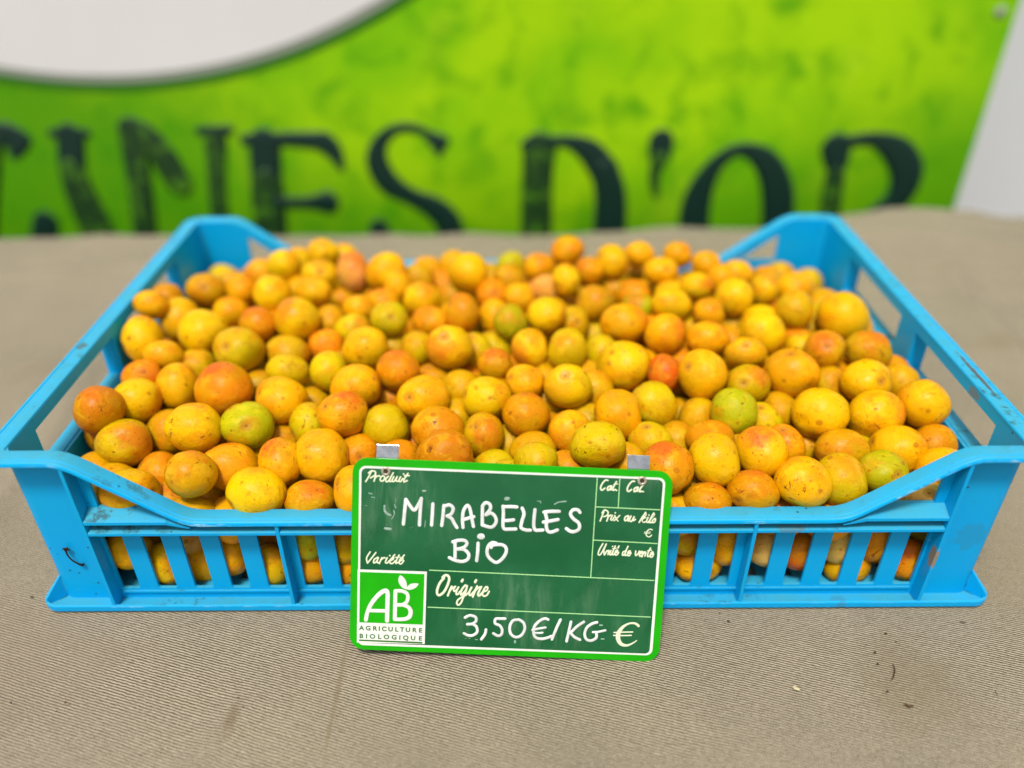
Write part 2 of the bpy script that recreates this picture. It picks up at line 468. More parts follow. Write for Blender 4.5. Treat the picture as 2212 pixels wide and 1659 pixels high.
def catmull(P, k=5):
    if len(P) < 3: return [tuple(p) for p in P]
    Q = [P[0]] + list(P) + [P[-1]]
    out = []
    for i in range(1, len(Q) - 2):
        p0, p1, p2, p3 = Q[i - 1:i + 3]
        for j in range(k):
            t = j / k
            out.append(tuple(.5 * (2 * b_ + (c - a) * t + (2 * a - 5 * b_ + 4 * c - d) * t * t + (3 * b_ - a - 3 * c + d) * t ** 3) for a, b_, c, d in zip(p0, p1, p2, p3)))
    out.append(tuple(P[-1]))
    return out

def stroke(g, P, r, h, to3, z0=0.0):
    """a flattened brush stroke along the 2-d points P; r a radius or one per point; h its half height"""
    rr = r if isinstance(r, list) else [r] * len(P)
    pts = catmull([(p[0], p[1], q) for p, q in zip(P, rr)])
    cl = [pts[0]]
    for p in pts[1:]:
        if math.hypot(p[0] - cl[-1][0], p[1] - cl[-1][1]) > 1e-4 * max(1, rr[0]): cl.append(p)
    if len(cl) < 2: cl.append((cl[0][0] + rr[0] * .02, cl[0][1], cl[0][2]))
    n = len(cl); rings = []
    def tan(i):
        a, b_ = cl[max(0, i - 1)], cl[min(n - 1, i + 1)]
        dx, dy = b_[0] - a[0], b_[1] - a[1]; l = math.hypot(dx, dy) or 1
        return dx / l, dy / l
    for ph in (80, 50, 22):
        tx, ty = tan(0); q = cl[0]; s = math.sin(R(ph)) * q[2]
        rings.append((q[0] - tx * s, q[1] - ty * s, q[2] * math.cos(R(ph)), tx, ty))
    for i, q in enumerate(cl):
        tx, ty = tan(i); rings.append((q[0], q[1], q[2], tx, ty))
    for ph in (22, 50, 80):
        tx, ty = tan(n - 1); q = cl[-1]; s = math.sin(R(ph)) * q[2]
        rings.append((q[0] + tx * s, q[1] + ty * s, q[2] * math.cos(R(ph)), tx, ty))
    V, Fc, K = [], [], 8
    for x, y, rad, tx, ty in rings:
        for k in range(K):
            a = math.pi * 2 * k / K
            V.append(to3(x - ty * rad * math.cos(a), y + tx * rad * math.cos(a), z0 + h * math.sin(a)))
    for i in range(len(rings) - 1):
        for k in range(K):
            Fc.append((i * K + k, i * K + (k + 1) % K, (i + 1) * K + (k + 1) % K, (i + 1) * K + k))
    Fc += [tuple(range(K - 1, -1, -1)), tuple(range((len(rings) - 1) * K, len(rings) * K))]
    g.add(V, Fc)

BAN = [([(-0.5919,0.07),(-0.5676,0.0725),(-0.5525,0.0672)],[0.0122,0.0138,0.0105],0),([(-0.5538,0.0673),(-0.5626,0.0568),(-0.568,0.0489)],[0.0105,0.0097,0.0049],0),([(-0.5928,0.0674),(-0.6283,-0.0143),(-0.656,-0.089)],[0.0182,0.0182,0.0182],1),'|',([(-0.5165,0.0736),(-0.4968,0.0742),(-0.4776,0.0734)],[0.0049,0.0049,0.0049],0),([(-0.497,0.0696),(-0.5057,0.0352)],[0.0154,0.0154],0),([(-0.5066,0.0298),(-0.5046,-0.0035),(-0.4986,-0.0441),(-0.5003,-0.0743)],[0.0154,0.0186,0.0203,0.0203],1),'|',([(-0.5574,-0.032),(-0.5689,-0.0587)],[0.0146,0.0162],0),'|',([(-0.4368,0.0801),(-0.4072,0.0795)],[0.0049,0.0049],0),([(-0.4272,0.077),(-0.432,0.024),(-0.4416,-0.0444),(-0.4481,-0.0808)],[0.0146,0.0146,0.0138,0.0138],1),([(-0.4234,0.077),(-0.4026,0.0561),(-0.3871,0.0155)],[0.0138,0.0162,0.0154],1),'|',([(-0.3343,0.0688),(-0.3418,0.0235),(-0.3482,-0.0244),(-0.3572,-0.0751)],[0.013,0.0105,0.0105,0.0105],1),([(-0.3498,0.0754),(-0.3171,0.0765)],[0.0053,0.0053],0),'|',([(-0.2796,0.0608),(-0.2852,0.0178)],[0.0178,0.0178],0),([(-0.2854,0.0122),(-0.2905,-0.0452),(-0.2944,-0.0816)],[0.0194,0.0194,0.0194],1),([(-0.301,0.0653),(-0.2513,0.0659),(-0.215,0.0636)],[0.0065,0.0081,0.0105],0),([(-0.2125,0.0626),(-0.2033,0.0525),(-0.1964,0.0337)],[0.0122,0.0105,0.0041],0),([(-0.2766,-0.008),(-0.2412,-0.0088),(-0.2179,-0.0083)],[0.0065,0.0073,0.0138],0),'|',([(-0.089,0.069),(-0.1118,0.0781),(-0.1328,0.0757),(-0.1499,0.0602),(-0.1545,0.0389),(-0.1434,0.0143),(-0.1177,-0.0026),(-0.0913,-0.017),(-0.0757,-0.0374),(-0.077,-0.0643),(-0.0952,-0.0857)],[0.0041,0.0049,0.0057,0.0089,0.013,0.0138,0.0105,0.0146,0.0162,0.0146,0.0101],0),([(-0.0945,0.0651),(-0.0828,0.0625),(-0.0762,0.0638)],[0.0041,0.0105,0.0057],0),([(-0.083,0.0599),(-0.0836,0.048)],[0.0105,0.0032],0),([(-0.1595,-0.0414),(-0.1597,-0.073)],[0.0122,0.0154],0),'|',([(0.0318,0.0541),(0.0296,0.0218),(0.0292,-0.0468),(0.0297,-0.0802)],[0.0194,0.0178,0.0186,0.0186],1),([(0.016,0.0581),(0.0579,0.0624),(0.0873,0.0512),(0.1072,0.0269)],[0.0065,0.0065,0.0138,0.017],0),([(0.1087,0.0241),(0.1159,-0.0037),(0.1173,-0.0473),(0.1138,-0.0806)],[0.0162,0.0186,0.0203,0.0203],0),'|',([(0.1694,0.0613),(0.1694,0.0481)],[0.0142,0.013],0),([(0.1689,0.0401),(0.1654,0.0211),(0.1689,-0.0012)],[0.0089,0.0065,0.0041],1),'|',([(0.2251,-0.0812),(0.2195,-0.0478),(0.2187,-0.0071),(0.2325,0.0317),(0.2588,0.0517),(0.29,0.0395),(0.3111,0.0038),(0.3204,-0.0483),(0.325,-0.0817)],[0.0178,0.0186,0.017,0.0105,0.0073,0.0138,0.0186,0.0194,0.0186],0),'|',([(0.3696,0.0525),(0.3737,0.0365)],[0.0178,0.0138],0),([(0.3754,0.0201),(0.3784,-0.0251),(0.3868,-0.0637)],[0.0113,0.013,0.0138],1),([(0.381,0.0603),(0.4093,0.0628),(0.439,0.0495),(0.4582,0.0225),(0.4542,-0.0082),(0.4318,-0.0283),(0.4172,-0.037)],[0.0065,0.0081,0.0162,0.0186,0.0154,0.0105,0.0081],0),([(0.4339,-0.037),(0.4827,-0.0733)],[0.0146,0.0182],0)]
lg = [Geo(), Geo()]; layer = 0
def flush():
    for k, gg in enumerate(lg):
        if gg.V: mk('banner_letter', gg.V, gg.F, M['worn'] if k else M['ink'], ban, smooth=True)
        lg[k] = Geo()
for it in BAN:
    if it == '|': flush(); layer = 0; continue
    pts, rr, fd = it
    stroke(lg[fd], pts, rr, .0006, lambda x, y, z: bl(x, BY - .0012 - z, y), z0=-.0003 + .0001 * layer); layer += 1
flush()
g = Geo(); stroke(g, [(.5090, .1945), (.5100, .1945)], .0055, .0012, lambda x, y, z: bl(x, BY - .001 - z, y))
mk('eyelet', g.V, g.F, M['grey'], ban, smooth=True)

# ---------------------------------------------------------------- crate
CR = tag(empty('plastic_crate', (0, 0, 0)), 'blue plastic slatted crate full of mirabelle plums on the tablecloth', 'crate')
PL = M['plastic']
HX2, D, WF, TH = .25, .30, .0083, .0018          # half width, depth, flange width, wall thickness
def rim_z(x):
    a = abs(x)
    f = (a - .160) / .0504
    s = sum(min(1, max(0, f + (k - 5) * .022)) for k in range(11)) / 11      # bends slightly eased
    return .0627 + .0373 * s
def path(inset, rad, zfun, step=.004):
    pts = []
    cs = [(HX2 - rad, rad, -90), (HX2 - rad, D - rad, 0), (-HX2 + rad, D - rad, 90), (-HX2 + rad, rad, 180)]
    def seg(x0, y0, x1, y1, nx_, ny_):
        n = max(2, int(math.hypot(x1 - x0, y1 - y0) / step))
        for i in range(1, n):
            f = i / n; pts.append((x0 + (x1 - x0) * f, y0 + (y1 - y0) * f, nx_, ny_))
    for k, (cx, cy, a0) in enumerate(cs):
        for i in range(9):
            a = R(a0 + 90 * i / 8); pts.append((cx + rad * math.cos(a), cy + rad * math.sin(a), math.cos(a), math.sin(a)))
        c2 = cs[(k + 1) % 4]; a1 = R(a0 + 90)
        seg(cx + rad * math.cos(a1), cy + rad * math.sin(a1), c2[0] + rad * math.cos(a1), c2[1] + rad * math.sin(a1), math.cos(a1), math.sin(a1))
    out = []
    for x, y, nx_, ny_ in pts:
        onfb = abs(ny_) > .99 and abs(nx_) < .1
        out.append((x, y, nx_, ny_, zfun(x) if onfb else zfun(9)))
    return out
def sweep(name, pth, prof, mat, parent, worn=()):
    n, k = len(pth), len(prof)
    V = [(x - nx_ * o, y - ny_ * o, z + dz) for x, y, nx_, ny_, z in pth for o, dz in prof]
    Fc = [(i * k + j, i * k + (j + 1) % k, ((i + 1) % n) * k + (j + 1) % k, ((i + 1) % n) * k + j) for i in range(n) for j in range(k)]
    o = mk(name, V, Fc, mat, parent, smooth='auto')
    at = o.data.attributes.new('wear', 'FLOAT', 'POINT')
    at.data.foreach_set('value', [1.0 if (i % k) in worn else 0.0 for i in range(n * k)])
    return o
sweep('rim', path(0, .012, rim_z), [(.0003, -.0002), (0, -.0007), (0, -.0024), (.0004, -.0028), (.0013, -.0028), (.0016, -.0020), (.0098, -.0019), (.0103, -.0012), (.0100, -.0003), (.0094, 0), (.0030, 0), (.0026, -.0004), (.0021, -.0004), (.0017, .0001), (.0008, .0001)], PL, CR, (1, 2))
sweep('base_flange', path(0, .0095, lambda x: 0), [(.0004, .0002), (0, .0006), (0, .0038), (.0005, .0044), (.0012, .0044), (.0016, .0026), (.0080, .0016), (.0100, .0016), (.0100, .0002)], PL, CR, (2,))

def mirror_y(p): return (p[0], D - p[1], p[2])
def ident(p): return p
def add_piece(name, build, tf, bevel=.0003):
    g = Geo(); build(g)
    mk(name, [tf(v) for v in g.V], g.F, PL, CR, bevel=bevel)

# corners: an L-shaped wall rounded at its edge
def corner(g, sx, far):
    ro = .007
    xo, yo = HX2 - WF, WF
    def prof(off):                     # outer (0) and inner (TH) lines, from the front leg round to the side leg
        r_ = ro - off; P = []
        for i in range(7):
            a = R(-90 + 90 * i / 6); P.append((xo - ro + r_ * math.cos(a), yo + ro + r_ * math.sin(a)))
        return P
    ye = .036 if not far else .062
    for z0, z1, xs in ((.0012, .052, .2081), (.052, None, .2045)):
        o_ = [(xs, yo)] + ([(.2104, yo)] if z1 is None else []) + prof(0) + [(xo, ye)]
        i_ = [(xs, yo + TH)] + ([(.2104, yo + TH)] if z1 is None else []) + prof(TH) + [(xo - TH, ye)]
        n = len(o_)
        top = lambda p: z1 if z1 is not None else (rim_z(p[0]) if p[1] < .012 else .1) - .0012
        V = [(sx * p[0], p[1], z0) for p in o_] + [(sx * p[0], p[1], z0) for p in i_] + [(sx * p[0], p[1], top(p)) for p in o_] + [(sx * p[0], p[1], top(p)) for p in i_]
        Fc = []
        for k in range(n - 1):
            Fc += [(k, k + 1, 2 * n + k + 1, 2 * n + k), (n + k, 3 * n + k, 3 * n + k + 1, n + k + 1), (k, n + k, n + k + 1, k + 1), (2 * n + k, 2 * n + k + 1, 3 * n + k + 1, 3 * n + k)]
        for e in (0, n - 1): Fc.append((e, n + e, 3 * n + e, 2 * n + e))
        g.add(V, Fc)
for far, tf in ((0, ident), (1, mirror_y)):
    for sx in (-1, 1):
        gg = Geo(); corner(gg, sx, far)
        mk('corner_panel', [tf(v) for v in gg.V], gg.F, PL, CR, smooth='auto')

OPX = [.00968 + .01936 * k for k in range(11)]
def slat_mesh(g, c, hw, z0, z1, along, at0, at1):
    """a flat bar whose ends flare into rounded opening corners"""
    fl = .0016
    L = []
    for i in range(4):
        a = R(90 * i / 3); L.append((hw + fl * (1 - math.sin(a)), z0 + fl * (1 - math.cos(a))))
    for i in range(4):
        a = R(90 - 90 * i / 3); L.append((hw + fl * (1 - math.sin(a)), z1 - fl * (1 - math.cos(a))))
    pts = [(c + x, z) for x, z in L] + [(c - x, z) for x, z in reversed(L)]
    if along == 'x': g.prism(pts, lambda p, t: (p[0], t, p[1]), at0, at1)
    else: g.prism(pts, lambda p, t: (t, p[0], p[1]), at0, at1)

smesh = None
for tf, side in ((ident, 'front'), (mirror_y, 'back')):
    def wall(g):
        pr = lambda p, t: (p[0], t, p[1])
        g.prism([(-.2081, .0012), (.2081, .0012), (.2081, .0087), (-.2081, .0087)], pr, WF, WF + TH)
        g.prism([(-.2045, .052), (.2045, .052), (.2045, .066), (.1700, .066), (.1600, .0606), (-.1600, .0606), (-.1700, .066), (-.2045, .066)], pr, WF, WF + TH)
        for s in (-1, 1):
            g.prism([(s * .1700, .066), (s * .1760, .066), (s * .2045, .0872), (s * .2045, .0945)], pr, WF, WF + TH)
    add_piece('wall_panel', wall, tf, bevel=0)
    # thin sill proud of the openings' lower edge
    add_piece('sill', lambda g: g.box(-.2078, .2078, WF - .0010, WF - .00005, .0062, .0074), tf, bevel=0)
    for k in range(-10, 11):
        c = .01936 * k
        g = Geo(); slat_mesh(g, 0, .00483, .0087, .052, 'x', WF, WF + TH)
        if smesh is None:
            o = mk('slat', g.V, g.F, PL, CR, bevel=.0003); smesh = o.data
        else: o = link(bpy.data.objects.new('slat', smesh), CR)
        o.location = (c, 0, 0) if side == 'front' else (c, D - 2 * WF - TH, 0)
    ribs = (-.2104, -.1167, 0, .1167, .2104)
    for x in ribs:
        zt = (.0975 if abs(x) > .2 else .0607)
        def rib(g, x=x, zt=zt):
            t0 = .0009
            g.prism([(WF, .0018), (.0005, .0030), (.0005, zt), (WF, zt)], lambda p, t: (t, p[0], p[1]), x - t0, x + t0)
        add_piece('rib', rib, tf, .00025)
    for a, b_ in zip(ribs, ribs[1:]):
        add_piece('ledge', lambda g, a=a, b_=b_: g.prism([(WF, .0552), (.0006, .0536), (.0006, .0554), (WF, .0570)], lambda p, t: (t, p[0], p[1]), a + .00092, b_ - .00092), tf, .00025)
    for s in (-1, 1):
        add_piece('ledge', lambda g, s=s: g.prism([(WF, .0640), (.0006, .0608), (.0006, .0628), (WF, .0660)], lambda p, t: (t, p[0], p[1]), s * .1695, s * .20945), tf, .00025)
        def tail(g, s=s):                                 # the ledge runs out under the low rim
            A = [(WF, .0640), (.0006, .0608), (.0006, .0628), (WF, .0660)]; B_ = [(WF, .0590), (.0010, .0580), (.0010, .0588), (WF, .0598)]
            V = [(s * .1694, y, z) for y, z in A] + [(s * .1590, y, z) for y, z in B_]
            g.add(V, [(0, 1, 2, 3), (7, 6, 5, 4)] + [(i, (i + 1) % 4, 4 + (i + 1) % 4, 4 + i) for i in range(4)])
        add_piece('ledge', tail, tf, 0)

for s in (-1, 1):
    x0, x1 = s * (HX2 - WF - TH), s * (HX2 - WF)
    def side(g):
        pr = lambda p, t: (t, p[0], p[1])
        ya, yb = .036, D - .062
        for P in ([(ya, .0012), (yb, .0012), (yb, .0087), (ya, .0087)], [(ya, .052), (yb, .052), (yb, .0660), (ya, .0660)],
                  [(ya, .0922), (yb, .0922), (yb, .0985), (ya, .0985)], [(.1295, .0660), (.1505, .0660), (.1505, .0922), (.1295, .0922)]):
            g.prism(P, pr, x0, x1)
    g = Geo(); side(g); mk('wall_panel', g.V, g.F, PL, CR)
    n = 10
    for k in range(n):
        c = .036 + (.202) * (k + 1) / (n + 1)
        g = Geo(); slat_mesh(g, c, .0045, .0087, .052, 'y', x0, x1); mk('slat', g.V, g.F, PL, CR)
    xa, xb = s * (HX2 - WF), s * (HX2 - .0006)
    fins = (.0352, .1300, .1500, .2385)
    for y in fins:
        g = Geo(); g.prism([(xa, .0018), (xb, .0030), (xb, .0975), (xa, .0975)], lambda p, t: (p[0], t, p[1]), y - .0009, y + .0009)
        mk('rib', g.V, g.F, PL, CR, bevel=.00025)
    for a, b_ in zip(fins, fins[1:]):
        for z in (.0650, .0545):
            g = Geo(); g.box(min(xa, xb), max(xa, xb), a + .00092, b_ - .00092, z, z + .0017)
            mk('ledge', g.V, g.F, PL, CR, bevel=.00025)
for sx in (-1, 1):
    for tf in (ident, mirror_y):
        def gusset(g):
            a, b_ = Vector((sx * .2400, .0104)), Vector((sx * .2470, .0034)); w_ = Vector((sx * .0005, .0005))
            V = []
            for q in (a, b_):
                for sg in (-1, 1):
                    for z in ((.0020, .0165) if q is a else (.0020, .0062)): V.append((q.x + w_.x * sg, q.y + w_.y * sg, z))
            g.add(V, [(0, 1, 3, 2), (4, 6, 7, 5), (0, 4, 5, 1), (2, 3, 7, 6), (1, 5, 7, 3), (0, 2, 6, 4)])
        add_piece('gusset', gusset, tf, .0002)
def floor(g):
    for k in range(-12, 13):
        g.box(.01936 * k - .0046, .01936 * k + .0046, .0102, D - .0102, .0020, .0034)
    for k in range(15):
        y = .0145 + k * .01936; g.box(-.2398, .2398, y - .0046, y + .0046, .0022, .0040)
g = Geo(); floor(g); mk('floor_grid', g.V, g.F, PL, CR)

# ---------------------------------------------------------------- plums
def plum_mesh(axis, cheek, seed, dimple=1.0, crease=1.0):
    rd = random.Random(seed)
    me = bpy.data.meshes.new('mirabelle_plum')
    bm = bmesh.new(); bmesh.ops.create_uvsphere(bm, u_segments=36, v_segments=24, radius=1.0)
    axis = Vector(axis).normalized(); q = Vector((0, 0, 1)).rotation_difference(axis)
    ph = [rd.uniform(0, 6.28) for _ in range(6)]
    po = []; ck = []
    ch = Vector(cheek).normalized()
    side = axis.orthogonal().normalized()
    side.rotate(Matrix.Rotation(rd.uniform(0, 6.28), 3, axis))
    side2 = axis.cross(side)
    dents = [(Vector((rd.gauss(0, 1), rd.gauss(0, 1), rd.gauss(0, 1))).normalized(), rd.uniform(.02, .12), rd.uniform(.02, .06)) for _ in range(4)]
    for v in bm.verts:
        d = (q @ v.co.normalized()).normalized()
        c = d.dot(axis); r_ = 1.0
        r_ += .032 * math.sin(2.1 * d.x + 1.7 * d.y + ph[0]) +   .028 * math.sin(2.3 * d.z - 1.9 * d.x + ph[1]) + .016 * math.sin(4 * d.y + 3 * d.z + ph[2])
        a = math.acos(max(-1, min(1, c)))
        r_ -= dimple * .085 * math.exp(-(a / .20) ** 2)
        r_ -= dimple * .022 * math.exp(-((math.pi - a) / .12) ** 2)
        s_ = d.dot(side2)
        if d.dot(side) > 0: r_ -= crease * .016 * math.exp(-(s_ / .10) ** 2) * math.sin(a)
        for dd, dw, dh in dents: r_ -= dh * math.exp(-((1 - d.dot(dd)) / dw) ** 2)
        v.co = d * r_
        po.append(c); ck.append(d.dot(ch))
    for f in bm.faces: f.smooth = True
    bm.to_mesh(me); bm.free()
    at = me.attributes.new('pole', 'FLOAT', 'POINT'); at.data.foreach_set('value', po)
    at = me.attributes.new('cheek', 'FLOAT', 'POINT'); at.data.foreach_set('value', ck)
    me.materials.append(M['plum'])
    return me
rv = random.Random(21)
def rdir(): return (rv.gauss(0, 1), rv.gauss(0, 1), rv.gauss(0, 1))
MESH = [plum_mesh(rdir(), rdir(), i, 1, rv.uniform(.8, 3.0)) for i in range(14)]                   # turned any way
DIMP = [plum_mesh((rv.uniform(-.5, .5), -1, rv.uniform(-.1, .6)), rdir(), 50 + i, 1.3, 1.4) for i in range(5)]   # stem end towards the front
TOPR = [plum_mesh(rdir(), (rv.uniform(-.4, .4), -.5, .9), 70 + i, 1, 1) for i in range(4)]                    # blush on top
SPLIT = plum_mesh((.55, -.8, .35), (.2, -.4, .6), 90, 3.2, 5.0)
COL = dict(Y=(.93, .505, .001), O=(.92, .400, .001), D=(.68, .335, .001), G=(.70, .465, .001), g=(.47, .44, .003), R=(.86, .275, .002), B=(.68, .265, .001), P=(.92, .36, .07), S=(.80, .115, .006), W=(.90, .60, .14))  # D: duller fruit, with some shade between plums put into its colour
